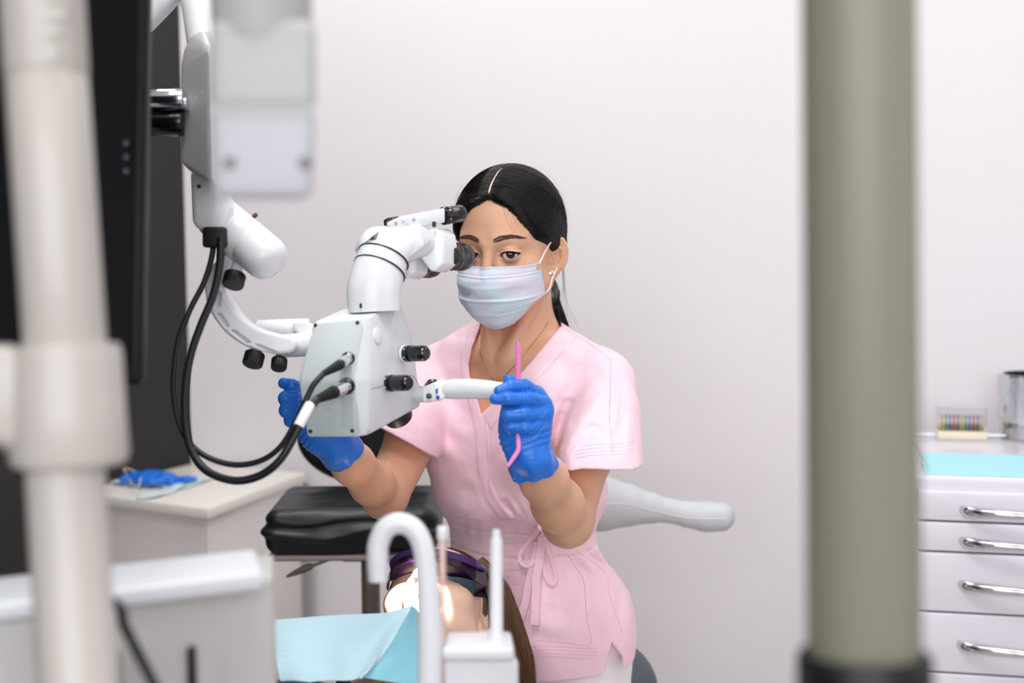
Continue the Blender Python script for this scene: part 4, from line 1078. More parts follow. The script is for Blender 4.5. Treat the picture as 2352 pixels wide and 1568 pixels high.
q = hlocal(V); keep = (hair_t(q) > -.0075)
hair = mk('hair', V, Q[keep[Q].all(1)], mat('hair_base', (16, 13, 15), .6, spec=.3), nurse)
ls = []
G0 = A3(0, -.078, -.112)
PART0, PART1 = .072, -.030
for i in range(3900):
    s = 1 if RNG.rand() < .58 else -1
    if RNG.rand() < .6:                         # from the parting
        z0 = PART0 - (PART0 + .085)*RNG.rand(); th0 = math.radians(36 + 92*(PART0 - z0)/(PART0 + .085)); a = A3(s*.0022, .015 + .13*math.sin(th0), -.012 + .13*math.cos(th0))
        k = (PART0 - z0)/(PART0 + .085)
        mid = A3(s*(.100 - .01*k), .045 + .030*k, z0*.75 - .004)
    else:                                       # from the front hairline
        y0 = -.004 + .090*RNG.rand()**.8
        x0 = float(np.interp(y0, [-.02, .0, .015, .035, .055, .070, .082, .090], [.050, .0655, .0620, .0550, .0430, .0290, .002, -.03])) - .003 + .009*RNG.rand()
        a = A3(s*x0, y0, .09*math.sqrt(max(.02, 1 - (x0/.078)**2 - ((y0 - .03)/.09)**2)) - .005)
        mid = A3(s*.105, y0*.9 + .002, a[2]*.35 - .012)
    end = G0 + A3(.012*(RNG.rand() - .5), .03*(RNG.rand() - .3), .01*RNG.rand())
    c = bez(a, mid, end, 18)
    c = to_surface(hair_sd, c, A3(0, .015, -.012), .0002 + .0012*RNG.rand()**2, .17)
    ls.append(HO + c @ HR.T)
fly = []
for i in range(22):                             # loose fine hairs close to the head
    s = 1 if RNG.rand() < .6 else -1
    a = A3(s*(.02 + .05*RNG.rand()), .10 - .06*RNG.rand(), .03 - .09*RNG.rand()); c = bez(a, a + A3(s*.020, .004, -.01), a + A3(s*(.02 + .02*RNG.rand()), -.03 - .05*RNG.rand(), -.02), 14)
    fly.append(HO + to_surface(hair_sd, c, A3(0, .015, -.012), .001)[:] @ HR.T + (c*0 + np.sin(np.linspace(0, 3.1, 14))[:, None]*(.003 + .006*RNG.rand())*nrm(a)) @ HR.T)
for i in range(16):                             # wisps behind the ear and down the neck
    x0, y0 = 1290 + 6*RNG.rand(), 600 + 30*RNG.rand(); D_ = 2.19 + .03*RNG.rand()
    fly.append(spline([P(x0, y0, D_), P(x0 + 8*RNG.rand(), y0 + 40, D_), P(x0 - 10 + 30*RNG.rand(), y0 + 80 + 30*RNG.rand(), D_), P(x0 - 10 + 60*RNG.rand(), y0 + 110 + 50*RNG.rand(), D_)], 6))
V, Fc = strand_mesh(fly, .00012, .00007); mk('flyaway_hairs', V, Fc, M_HAIR, hair)
V, Fc = strand_mesh(ls, .00016, .00042); mk('hair_strands', V, Fc, M_HAIR, hair)
z_ = np.linspace(PART0 + .004, PART1, 24); tp__ = np.radians(np.linspace(37, 84, 24)); c = to_surface(hair_sd, np.stack([.0006*np.sin(z_*150), .015 + .13*np.sin(tp__), -.012 + .13*np.cos(tp__)], 1), A3(0, .015, -.012), .0012, .17)
V, Fc = ribbon_vf(HO + c @ HR.T, HR[:, 1], np.linspace(.0052, .0016, 24), .0006); mk('parting', V, Fc, mat('scalp', (222, 190, 180), .5), hair)
# wisps over the forehead at the viewer's right
ls = []
for i in range(6):
    t = (i + .8*RNG.rand())/6.; x0, y0 = 1160 + 14*t, 470 + 10*t
    pts = surfline(body_sd, [(1150 + 40*t, 465 + 18*t), (1160 + 50*t, 505 + 12*t), (1180 + 42*t, 540 + 12*t), (1205 + 25*t, 575 + 20*RNG.rand())], 1.95, 2.3, 5, .0010, 2); ls.append(pts)
V, Fc = strand_mesh(ls, .00010, .00006); mk('loose_wisps', V, Fc, mat('wisp_brown', (58, 38, 30), .5), hair)
tail = [hl(0, -.066, -.098), hl(.020, -.095, -.108), P(1264, 690, 2.255), P(1276, 722, 2.255), P(1290, 755, 2.27), P(1292, 800, 2.31), P(1285, 860, 2.345)]
tube('ponytail', tail, [.022, .016, .0120, .0125, .0120, .011, .005], M_HAIR, hair, 24, 8)
ls = []
sp_ = spline(tail, 6); 
for i in range(160):
    a = RNG.rand()*6.28; u = HR @ A3(math.cos(a), 0, math.sin(a)); rr = np.interp(np.linspace(0, 1, len(sp_)), [0, .15, .5, 1], [.022, .0150, .0128, .006])
    ls.append(sp_ + u*(rr[:, None] + .0006*RNG.rand()) + .0015*np.sin(np.linspace(0, 4, len(sp_)) + a)[:, None]*u)
V, Fc = strand_mesh(ls, .00032, .0002); mk('ponytail_strands', V, Fc, M_HAIR, hair)

# earring
ep = march(body_sd, 1267, 628, 2.0, 2.3)
er = lathe('earring', ep, ep + nrm(CAM - ep + A3(.8, 0, 0)), [(0, .002), (.001, .0048), (.002, .0052), (.003, .0046), (.0034, .0034), (.0044, .0026), (.0048, .0012)], mat('silver', (220, 220, 225), .15, metal=1.0), nurse, 20, auto=25)

# ------------------------------------------------------------ face mask
M_MASK = mat('mask_blue', (206, 230, 244), .75, sss=.1, sssr=(.6, .7, 1), var=(24, (224, 214, 232), .85), bump=[('noise', (14, 55, 20), .5, .006), ('noise', 600, .08, .0004)])  # pinkish second tone paints reflected pink light into the fabric colour
def mask_pt(u, v):
    yc = np.interp(v, [0, .1, .3, .55, .8, 1], [-.0135, -.022, -.041, -.066, -.092, -.1125])
    zc = np.interp(v, [0, .1, .22, .32, .5, .75, .9, 1], [.0925, .1000, .1090, .1115, .1075, .1010, .0925, .0780])
    ye = np.interp(v, [0, .35, .6, 1], [-.019, -.045, -.065, -.0835]); xe = np.interp(v, [0, .4, .68, 1], [.0635, .0650, .0660, .0440]); ze = np.interp(v, [0, .5, 1], [.036, .030, .028])
    a = np.abs(u); c = np.cos(a*np.pi/2)**.85; sb = np.sin(a*np.pi/2)**1.02
    x = np.sign(u)*xe*sb
    y = ye + (yc - ye)*(np.cos(a*np.pi/2)**1.2); z = ze + (zc - ze)*c
    # pleats and dents
    z = z + .0016*np.sin(v*22 + a*2)*a*(1 - a*.4) + .0030*np.exp(-((v - .52 - .10*u*u)/.018)**2) + .0022*np.exp(-((v - .74 - .05*a)/.015)**2)*(.3 + a)
    z = z - .0055*np.exp(-((u + .42)/.16)**2 - ((v - .44)/.07)**2) + .0025*np.exp(-((u + .30)/.10)**2 - ((v - .60)/.05)**2) - .003*np.exp(-((u - .35)/.2)**2 - ((v - .33)/.09)**2)
    z = z + .0012*np.sin(u*9 + v*14)*np.sin(v*9 - 2*u)
    return np.stack([x, y, z], -1)
nu, nv = 90, 70
uu, vv = np.meshgrid(np.linspace(-1, 1, nu), np.linspace(0, 1, nv))
S0 = mask_pt(uu, vv).reshape(-1, 3)
hd = head_sd(S0, False, False); 
S0 = S0 + np.clip(.0022 - hd, 0, .02)[:, None]*nrm(A3(0, 0, 1))*1.0
S1 = S0 - A3(0, 0, .0009)
Vm = np.vstack([HO + S0 @ HR.T, HO + S1 @ HR.T]); N = nu*nv; Fm = []
for i in range(nv - 1):
    for j in range(nu - 1):
        a = i*nu + j; Fm.append((a, a + 1, a + nu + 1, a + nu)); Fm.append((a + N, a + nu + N, a + nu + 1 + N, a + 1 + N))
rim = list(range(nu)) + [i*nu + nu - 1 for i in range(1, nv)] + [(nv-1)*nu + j for j in range(nu-2, -1, -1)] + [i*nu for i in range(nv-2, 0, -1)]
for a, b in zip(rim, rim[1:] + rim[:1]): Fm.append((a, a + N, b + N, b))
mask = mk('face_mask', Vm, Fm, M_MASK, nurse); mask['label'] = 'pale blue pleated surgical face mask'
M_TRIM = mat('mask_stitch', (196, 140, 170), .8)
def mrow(v0, u0, u1, n, m, nm, r=.00022, dash=True):
    us = np.linspace(u0, u1, n); q = mask_pt(us, np.full(n, v0)); hd = head_sd(q, False, False); q = q + np.clip(.0022 - hd, 0, .02)[:, None]*A3(0, 0, 1) + A3(0, 0, .0003)
    w = HO + q @ HR.T; parts = []
    if dash:
        for i in range(0, n - 1, 2): parts.append(sweep(w[i:i+2], r, 5))
    else: parts.append(sweep(w, r, 6))
    V, Fc = merge_vf(parts); return mk(nm, V, Fc, m, mask)
mrow(.035, -.97, .97, 140, M_TRIM, 'stitch_line'); mrow(.115, -.97, .97, 140, M_TRIM, 'stitch_line')
us = np.linspace(-.99, .99, 80)
for v0, w_ in ((.004, .0022), (.155, .0020)):
    q = mask_pt(us, np.full(80, v0 + .005)); hd = head_sd(q, False, False); q = q + np.clip(.0022 - hd, 0, .02)[:, None]*A3(0, 0, 1) + A3(0, 0, .0004)
    V, Fc = ribbon_vf(HO + q @ HR.T, HR[:, 2], w_, .0007); mk('edge_band', V, Fc, mat('mask_band', (226, 228, 240), .7), mask)
M_DOT = mat('weld_cyan', (150, 200, 214), .8)
for sx in (-1, 1):
    parts = []
    for k in range(15):
        for j in range(4):
            q = mask_pt(np.array([sx*(.985 - .022*j)]), np.array([.24 + k*.05]))[0] + A3(0, 0, .0005)
            c = HO + HR @ q; parts.append(sweep(np.array([c - HR @ A3(.0004, 0, 0), c + HR @ A3(.0004, 0, 0)]), .0003, 5))
    V, Fc = merge_vf(parts); mk('side_weld', V, Fc, M_DOT, mask)
M_ELAST = mat('elastic_white', (236, 230, 232), .7)
for sx in (-1, 1):
    c0 = mask_pt(np.array([sx*.97]), np.array([.03]))[0]; c1 = mask_pt(np.array([sx*.97]), np.array([.97]))[0]
    tube('ear_loop', [hl(*c0), hl(sx*.0690, -.006, .028), hl(sx*.0765, .012, .006), hl(sx*.0790, .020, -.006), hl(sx*.0800, .014, -.016)], .0014, M_ELAST, mask, 8, 6)
    tube('ear_loop', [hl(*c1), hl(sx*.0670, -.066, .020), hl(sx*.0700, -.052, .008), hl(sx*.0740, -.038, -.006), hl(sx*.078, -.030, -.022)], .0014, M_ELAST, mask, 8, 6)

# ------------------------------------------------------------ scrub top
M_SCRUB = mat('pink_scrub', (252, 214, 228), .75, sheen=.15, bump=[('noise', (9, 9, 9), .55, .014), ('noise', (26, 26, 14), .5, .006), ('noise', 700, .12, .0003)])
M_SEAM = mat('pink_seam', (228, 168, 190), .8)
VN = [(1102, 752), (1084, 800), (1077, 836), (1079, 862), (1090, 895), (1101, 932), (1106, 952), (1135, 922), (1176, 880), (1220, 830), (1262, 780), (1290, 747), (1262, 690), (1180, 660), (1110, 700)]
HEML = (P(1378, 1066, 2.06)); HEMR = P(926, 1012, 2.20)
dL = nrm(HEML - SL); dR = nrm(HEMR - SR)
FOLDS = [  # (polyline px, width px, depth m)
    ([(1352, 858), (1335, 892), (1306, 938), (1286, 985), (1276, 1040), (1276, 1130)], 17, .0075),
    ([(1300, 930), (1276, 985), (1268, 1040)], 10, .003), ([(1395, 960), (1360, 985), (1330, 1010)], 9, .0028), ([(1405, 1002), (1370, 985), (1345, 980)], 8, .0030), ([(1350, 900), (1320, 960), (1300, 1010)], 12, .0035),
    ([(1405, 850), (1408, 900), (1405, 960)], 5, .0025), ([(1330, 1010), (1300, 1040)], 6, .003),
    ([(1000, 955), (1030, 1005), (1068, 1032)], 12, .0022), ([(985, 1010), (1012, 1060), (1045, 1085)], 13, .0025), ([(1040, 870), (1050, 930), (1075, 965)], 12, .0018),
    ([(1358, 800), (1300, 852), (1250, 905)], 14, .0022), ([(1330, 850), (1280, 905), (1262, 950)], 12, .0022), ([(1392, 868), (1352, 925), (1322, 965)], 10, .0022), ([(1432, 925), (1425, 985), (1415, 1030)], 10, .0022),
    ([(1150, 1010), (1135, 1060), (1150, 1110)], 14, .0022), ([(1225, 1090), (1205, 1130), (1210, 1170)], 12, .0022), ([(1040, 1100), (1075, 1130), (1085, 1170)], 13, .0022), ([(1290, 960), (1282, 1000), (1275, 1060)], 10, .002),
    ([(1062, 1190), (1066, 1215), (1064, 1250)], 9, 0.0019), ([(1045, 1200), (1050, 1240)], 7, 0.0017), ([(1090, 1205), (1096, 1245)], 7, 0.0017), ([(1130, 1200), (1126, 1240)], 9, 0.0017),
    ([(1180, 1200), (1176, 1245)], 9, 0.0014), ([(1185, 1150), (1200, 1190)], 6, 0.0022), ([(1160, 1155), (1190, 1192)], 6, 0.0025), ([(1240, 1150), (1230, 1190)], 7, 0.0017),
    ([(1010, 1080), (1030, 1130), (1060, 1180)], 18, 0.0022), ([(1345, 1230), (1370, 1260), (1400, 1330), (1408, 1400)], 15, 0.0028),
    ([(1330, 1255), (1370, 1290), (1402, 1320)], 9, 0.0033), ([(1250, 1270), (1270, 1330), (1240, 1380)], 18, 0.0028), ([(1200, 1440), (1260, 1470), (1330, 1480)], 15, 0.0022),
    ([(1420, 1330), (1425, 1400), (1415, 1470)], 12, 0.0039), ([(1235, 1420), (1290, 1400), (1320, 1350)], 15, 0.0022)]
def sleeve_out(p):
    a = chain(p, [SL, SL*.6 + HEML*.4, HEML + dL*.03], [.050, .0570, .0640], .01)
    b = chain(p, [SR, SR*.6 + HEMR*.4, HEMR + dR*.03], [.048, .054, .0640], .01)
    fv = RN @ A3(0, 0, -1)
    nL = nrm(dL - 1.0*np.dot(dL, fv)*fv + .05*(RN @ A3(1, 0, 0))); nR = nrm(dR - .9*np.dot(dR, fv)*fv)
    a = smax(a, (p - HEML) @ nL, .0015); b = smax(b, (p - HEMR) @ nR, .0015)
    return a, b
def sl_ref(p, px, py, front):
    a = chain(p, [SL, SL*.6 + HEML*.4, HEML + dL*.10], [.050, .0570, .0675], .01)
    b = chain(p, [SR, SR*.6 + HEMR*.4, HEMR + dR*.10], [.048, .054, .0670], .01)
    d = np.minimum(a, b) - .0022*snoise(p, 34, 8) - .0012*snoise(p, 80, 9)
    for pl, w, dep in FOLDS[:6]:
        dd = pl_px(px, py, pl); tp = np.clip(np.minimum(np.hypot(px - pl[0][0], py - pl[0][1]), np.hypot(px - pl[-1][0], py - pl[-1][1]))/(w*4.5), 0, 1)*front
        d = d + dep*tp*np.exp(-(dd/w)**2) - dep*.6*tp*np.exp(-((dd - 1.9*w)/w)**2)
    return d
def scrub_sd(p):
    px, py, D = PX(p)
    q = (p - TO) @ TR
    flare = np.clip((-.145 - q[:, 1])/.2, 0, 1.1)
    g = .0075 + .012*flare + .004*flare*np.sin(np.arctan2(q[:, 2], q[:, 0])*7 + 1) - .004*np.exp(-((q[:, 1] + .158)/.018)**2)
    d = torso_core(p, 0.0) - g
    # blouse above the waistband
    d = d - .007*np.exp(-((q[:, 1] + .105)/.03)**2)
    a, b = sleeve_out(p)
    wob = .0022*snoise(p, 34, 8) + .0012*snoise(p, 80, 9)
    d = smin(d, smin(a, b, .02), .014) - wob
    d = smin(d, np.minimum(cap(p, tl(.105, -.035, .005), SL*.5 + HEML*.5 - dL*.01, .040, .044), cap(p, tl(-.11, -.035, .005), SR*.55 + HEMR*.45, .036, .040)), .025)
    d = smin(d, chain(p, [P(1258, 900, 2.155), P(1272, 1000, 2.150), P(1278, 1085, 2.160)], [.030, .036, .030], .01), .03)
    front = D < 2.30
    for pl, w, dep in FOLDS:
        dd = pl_px(px, py, pl); tp = np.clip(np.minimum(np.hypot(px - pl[0][0], py - pl[0][1]), np.hypot(px - pl[-1][0], py - pl[-1][1]))/(w*4.5), 0, 1)*front
        d = d + dep*tp*np.exp(-(dd/w)**2) - dep*.6*tp*np.exp(-((dd - 1.9*w)/w)**2)
    # overlapping front band and waistband edges
    wb = (q[:, 1] < -.141) & (q[:, 1] > -.182)
    d = d + .0015*np.exp(-((q[:, 1] + .141)/.0025)**2) + .0015*np.exp(-((q[:, 1] + .182)/.0025)**2)
    bd = poly_px(px, py, [(1104, 945), (1150, 900), (1290, 747), (1330, 765), (1150, 950), (1128, 985)])
    d = d - .0014*np.clip(.5 - bd/4, 0, 1)*front
    bd = poly_px(px, py, [(1102, 752), (1077, 836), (1079, 865), (1106, 950), (1120, 990), (1122, 1100), (1150, 1160), (1185, 1192), (1150, 1190), (1118, 1150), (1098, 1080), (1092, 985), (1062, 870), (1058, 830), (1080, 758)])
    d = d - .0016*np.clip(.5 - bd/4, 0, 1)*front
    # cloth always covers the skin below the neckline
    d = smin(d, np.maximum(body_c(p) - .0050, q[:, 1] - .150), .006)
    # hem at the bottom and the side vent
    hy = -.354 - .012*np.sin(q[:, 0]*9 + .6)
    d = smax(d, hy - q[:, 1], .002)
    ve = poly_px(px, py, [(1404, 1472), (1430, 1507), (1433, 1568), (1380, 1568)])
    d = smax(d, -np.maximum(ve*2.2/F, (q[:, 2] < -.2)*.1), .0015)
    # V neck: sink the cloth below the skin inside the opening
    vn = poly_px(px, py, VN)*2.2/F
    carve = np.maximum(vn, -(body_c(p) + .004))
    carve = np.where((D < nt_D + .03), carve, .05)
    d = smax(d, -carve, .0012)
    top = cap(p, hl(0, -.03, -.03), nt_, .049, .056)            # neck hole at the back
    d = smax(d, -np.maximum(top - .002, -(q[:, 1] - .120)), .002)
    # hollow sleeve mouths
    ca = cap(p, SL*.12 + HEML*.88, HEML + dL*.06, .060, .075); cb = cap(p, SR*.12 + HEMR*.88, HEMR + dR*.06, .050, .065)
    tors = torso_core(p, 0.012)
    inner = d + .0052
    d = smax(d, -np.maximum(inner, np.maximum(np.minimum(ca, cb), -tors)), .001)
    return d
nt_D = PX(nt_[None])[2][0]
def body_c(p): return smin(smin(neck_sd(p), torso_core(p, -.004), .03), hd_(p), .018)
def hd_(p): return ell(hlocal(p), (0, -.02, .0), (.06, .08, .07))
lo = tl(0, 0, 0) - A3(.36, .36, .43); hi = tl(0, 0, 0) + A3(.30, .30, .22)
V, Q = surf(scrub_sd, lo, hi, .0021, slack=1.6)
top_ = mk('scrub_top', V, Q, M_SCRUB, nurse); top_['label'] = 'pale pink wrap scrub top with waist tie'
M_STITCH = mat('stitch_pink', (232, 168, 190), .8)
def seam(pts, r=.00036, m=M_SEAM, nm='seam', step=6, lift=.0001, D0=1.95, D1=2.5):
    L = surfline(scrub_sd, pts, D0, D1, step, lift); V, Fc = sweep(L, r, 6); return mk(nm, V, Fc, m, top_)
for s in ([(1104, 935), (1112, 965), (1118, 1000), (1121, 1060), (1124, 1110), (1140, 1150), (1185, 1193)], [(1092, 985), (1095, 1040), (1100, 1110), (1118, 1155), (1150, 1188)],
          [(1009, 1187), (1060, 1188), (1100, 1196), (1160, 1192), (1235, 1198), (1262, 1200)], [(1012, 1238), (1060, 1250), (1110, 1252), (1170, 1247), (1250, 1240)],
          [(1290, 749), (1330, 775), (1370, 800), (1404, 828)], [(1404, 830), (1401, 900), (1400, 960), (1407, 1040)], [(1128, 985), (1150, 955), (1230, 875), (1310, 790), (1325, 770)],
          [(1080, 758), (1060, 820), (1062, 868), (1078, 930), (1092, 985)],
          [(1345, 1390), (1352, 1440), (1358, 1480), (1300, 1476), (1230, 1470)], [(1266, 1282), (1300, 1271), (1320, 1300), (1340, 1330), (1346, 1390)], [(1156, 1310), (1185, 1308), (1214, 1303)],
          [(1325, 1265), (1360, 1290), (1395, 1320), (1398, 1360), (1420, 1425), (1430, 1455)]):
    seam(s)
for k in range(4):
    seam([(1278 + k*.5, 1066 - k*8), (1320, 1052 - k*8), (1365, 1045 - k*8), (1405, 1044 - k*8), (1440, 1041 - k*8), (1456, 1036 - k*8)], .0003, M_STITCH, 'hem_stitch')
    seam([(1222, 1508 - k*8), (1280, 1508 - k*8), (1340, 1512 - k*8), (1372, 1512 - k*8)], .0003, M_STITCH, 'hem_stitch')
    seam([(1160 + k*2, 1322 + k*6), (1185, 1325 + k*6), (1208 - k, 1318 + k*6)], .0003, M_STITCH, 'pocket_stitch')
    seam([(902 + k*2, 978 - k*7), (930, 984 - k*7), (962, 1000 - k*7)], .0003, M_STITCH, 'hem_stitch')
# waist tie with loops and ends
def tie(pts, w, nm='waist_tie', li=.004):
    L = surfline(scrub_sd, [(a, b) for a, b in pts], 1.95, 2.5, 4, li, 6)
    V, Fc = ribbon_vf(L, -(L - CAM)/np.linalg.norm(L - CAM, axis=1)[:, None], w, .0012); return mk(nm, V, Fc, mat('tie_pink', (252, 212, 227), .75), top_, True, 40)
tie([(1238, 1207), (1218, 1235), (1200, 1262), (1197, 1282), (1205, 1296), (1222, 1296), (1232, 1275), (1240, 1245), (1246, 1215)], .0062, li=.008)
tie([(1246, 1222), (1240, 1270), (1232, 1320), (1231, 1370), (1231, 1435)], .0125, li=.010)
tie([(1236, 1240), (1225, 1300), (1214, 1350), (1208, 1390), (1190, 1445)], .0115, li=.006)
tie([(1246, 1212), (1258, 1255), (1272, 1300), (1278, 1330), (1268, 1344), (1254, 1330), (1246, 1300), (1243, 1262)], .0055, li=.006)
rbox('tie_knot', surfline(scrub_sd, [(1243, 1205), (1246, 1215)], 1.95, 2.5, 4, .006)[0], (.014, .010, .018), mat('tie_pink', (252, 212, 227), .75), top_, RN, .004)

# ------------------------------------------------------------ trousers and shoes
M_TROU = mat('white_trousers', (240, 239, 240), .7, bump=[('noise', (12, 12, 30), .3, .006)])
HPL, HPR = tl(.085, -.425, -.01), tl(-.085, -.425, -.01)
KNL, KNR = HPL + A3(.02, -.34, -.13), HPR + A3(-.10, -.36, -.13)
KNL[1] += .0
ANL, ANR = A3(KNL[0] + .05, KNL[1] + .10, .09), A3(KNR[0] - .06, KNR[1] + .12, .09)
def trou(p):
    d = ell(p, tl(.006, -.380, -.02), (.150, .112, .108))
    for a, b, c in ((HPL, KNL, ANL), (HPR, KNR, ANR)):
        d = smin(d, cap(p, a, b, .078, .062), .03); d = smin(d, cap(p, b, c, .060, .045), .03)
    q = (p - TO) @ TR
    d = smin(d, np.maximum(torso_core(p, .0015), q[:, 1] + .25), .02)
    return d + .0012*snoise(p, 40, 12)
V, Q = surf(trou, A3(TO[0] - .42, TO[1] - .55, .05), A3(TO[0] + .42, TO[1] + .25, .92), .006)
mk('trousers', V, Q, M_TROU, nurse)
for a in (ANL, ANR):
    V, Q = surf(lambda p: smax(smin(ell(p, A3(a[0], a[1] - .05, .045), (.045, .13, .045)), cap(p, a + A3(0, 0, .03), A3(a[0], a[1], .05), .04), .02), .002 - p[:, 2], .003), A3(a[0] - .08, a[1] - .22, -.004), A3(a[0] + .08, a[1] + .12, .15), .005)
    mk('shoe', V, Q, M_TROU, nurse)

# necklace
nk_ = surfline(body_sd, [(1103, 760), (1102, 795), (1106, 818), (1114, 842), (1124, 862), (1132, 870), (1142, 874), (1156, 868), (1172, 850), (1196, 825), (1222, 792), (1245, 762), (1262, 735)], 1.9, 2.4, 5, .0008)
M_GOLD = mat('gold', (222, 160, 90), .3, metal=1.0)
V, Fc = sweep(nk_, .00055, 6); nkl = mk('necklace', V, Fc, M_GOLD, nurse)
for j, (x, y) in enumerate(((1140, 872), (1146, 871), (1152, 868))):
    p = surfline(body_sd, [(x, y), (x + 1, y)], 1.9, 2.4, 1, .0018, 0)[0]
    V, Fc = lathe_vf(p, p + cen, [(-.0008, .0015), (.0, .0024), (.0012, .0020), (.0016, .0008)], 12); mk('pendant_link', V, Fc, M_GOLD, nkl)

# ------------------------------------------------------------ gloved hands
def J(*a): return P(*a)
def gl_left(p):
    """her left hand, at the viewer's right, pinching the grip with the tube across the palm"""
    pal = chain(p, [J(1210, 1040, 1.868), J(1206, 985, 1.872), J(1212, 935, 1.874)], [.026, .031, .028], .01)
    pal = smin(pal, cap(p, J(1233, 1010, 1.866), J(1246, 945, 1.866), .014, .0125), .014)
    pal = smin(pal, cap(p, J(1246, 940, 1.864), J(1232, 905, 1.868), .0115, .0105), .012)
    pal = smin(pal, cap(p, J(1182, 1010, 1.868), J(1176, 950, 1.872), .0160, .013), .016)   # thumb base
    th = chain(p, [J(1180, 965, 1.876), J(1168, 915, 1.880), J(1171, 874, 1.882)], [.0125, .0108, .0088], .003)
    pal = smin(pal, th, .005)
    ix = chain(p, [J(1236, 906, 1.862), J(1206, 886, 1.846), J(1175, 886, 1.838), J(1146, 897, 1.8345)], [.0096, .0088, .0080, .0068], .002)
    md = chain(p, [J(1250, 926, 1.862), J(1213, 915, 1.840), J(1168, 915, 1.832), J(1137, 916, 1.834)], [.0102, .0096, .0086, .0072], .002)
    rg = chain(p, [J(1250, 950, 1.860), J(1205, 951, 1.838), J(1168, 953, 1.838), J(1176, 962, 1.860)], [.0108, .0106, .0094, .008], .002)
    pk = chain(p, [J(1243, 978, 1.860), J(1205, 980, 1.840), J(1172, 980, 1.842), J(1182, 985, 1.862)], [.0105, .0098, .0086, .0075], .002)
    d = smin(pal, smin(rg, pk, .0008), .0035)
    d = smin(d, smin(ix, md, .0008), .0025)
    # stretch wrinkles at the wrist and over the joints
    px, py, D = PX(p)
    wr = snoise(p, 60, 40)*3
    d = d + .0008*np.sin((py + .35*px)*.40 + wr)*np.exp(-((py - 1018)/30)**2) + .0005*np.sin((px - .3*py)*.70 + wr)*np.exp(-((px - 1200)/26)**2 - ((py - 905)/24)**2)
    d = d + .0008*snoise(p, 240, 21)*np.clip((py - 960)/60, .3, 1)
    for pl, w, dep in (([(1245, 960), (1225, 985), (1195, 1000)], 3, .0011), ([(1258, 945), (1240, 980), (1205, 1008)], 3, .0010), ([(1250, 985), (1225, 1012), (1195, 1020)], 3, .0012), ([(1228, 893), (1238, 918)], 3, .0010)):
        d = d - dep*np.exp(-(pl_px(px, py, pl)/w)**2)
    # cuff with a loose rolled end
    ax_ = nrm(ELL - WRL); c0 = J(1213, 1030, 1.868); c1 = J(1224, 1071, 1.882)
    cf = cap(p, c0, c1, .0275, .0315); tt = (p - c1) @ nrm(c1 - c0)
    ang = np.arctan2((p - c1) @ (RN @ A3(0, 0, 1)), (p - c1) @ (RN @ A3(1, 0, 0)))
    cf = cf - .0014*np.sin(ang*6 + 60*tt) - .0008*np.sin(ang*13 + 1)
    cf = smax(cf, tt - .004 - .0025*np.sin(ang*3), .001)
    cf = smax(cf, -cap(p, c1 - nrm(c1 - c0)*.004, c1 + nrm(c1 - c0)*.03, .0285, .0285), .0008)
    cf = smin(cf, np.sqrt((np.linalg.norm(np.cross(p - c1, nrm(c1 - c0)), axis=1) - .0305 - .0014*np.sin(ang*5))**2 + (tt - .0025*np.sin(ang*3) - .002)**2) - .0016, .002)
    d = smin(d, cf, .008)
    d = smin(d, smax(arms_sd(p) - .0016, tt, .001), .004)
    return d - (.0008*np.sin(ang*8 + 45*tt + wr))*np.clip((tt + .045)/.03, 0, 1)
c_ = J(1205, 975, 1.865)
V, Q = surf(gl_left, c_ - A3(.065, .075, .085), c_ + A3(.055, .06, .080), .00115)
gL = mk('glove', V, Q, M_NITRILE, nurse)
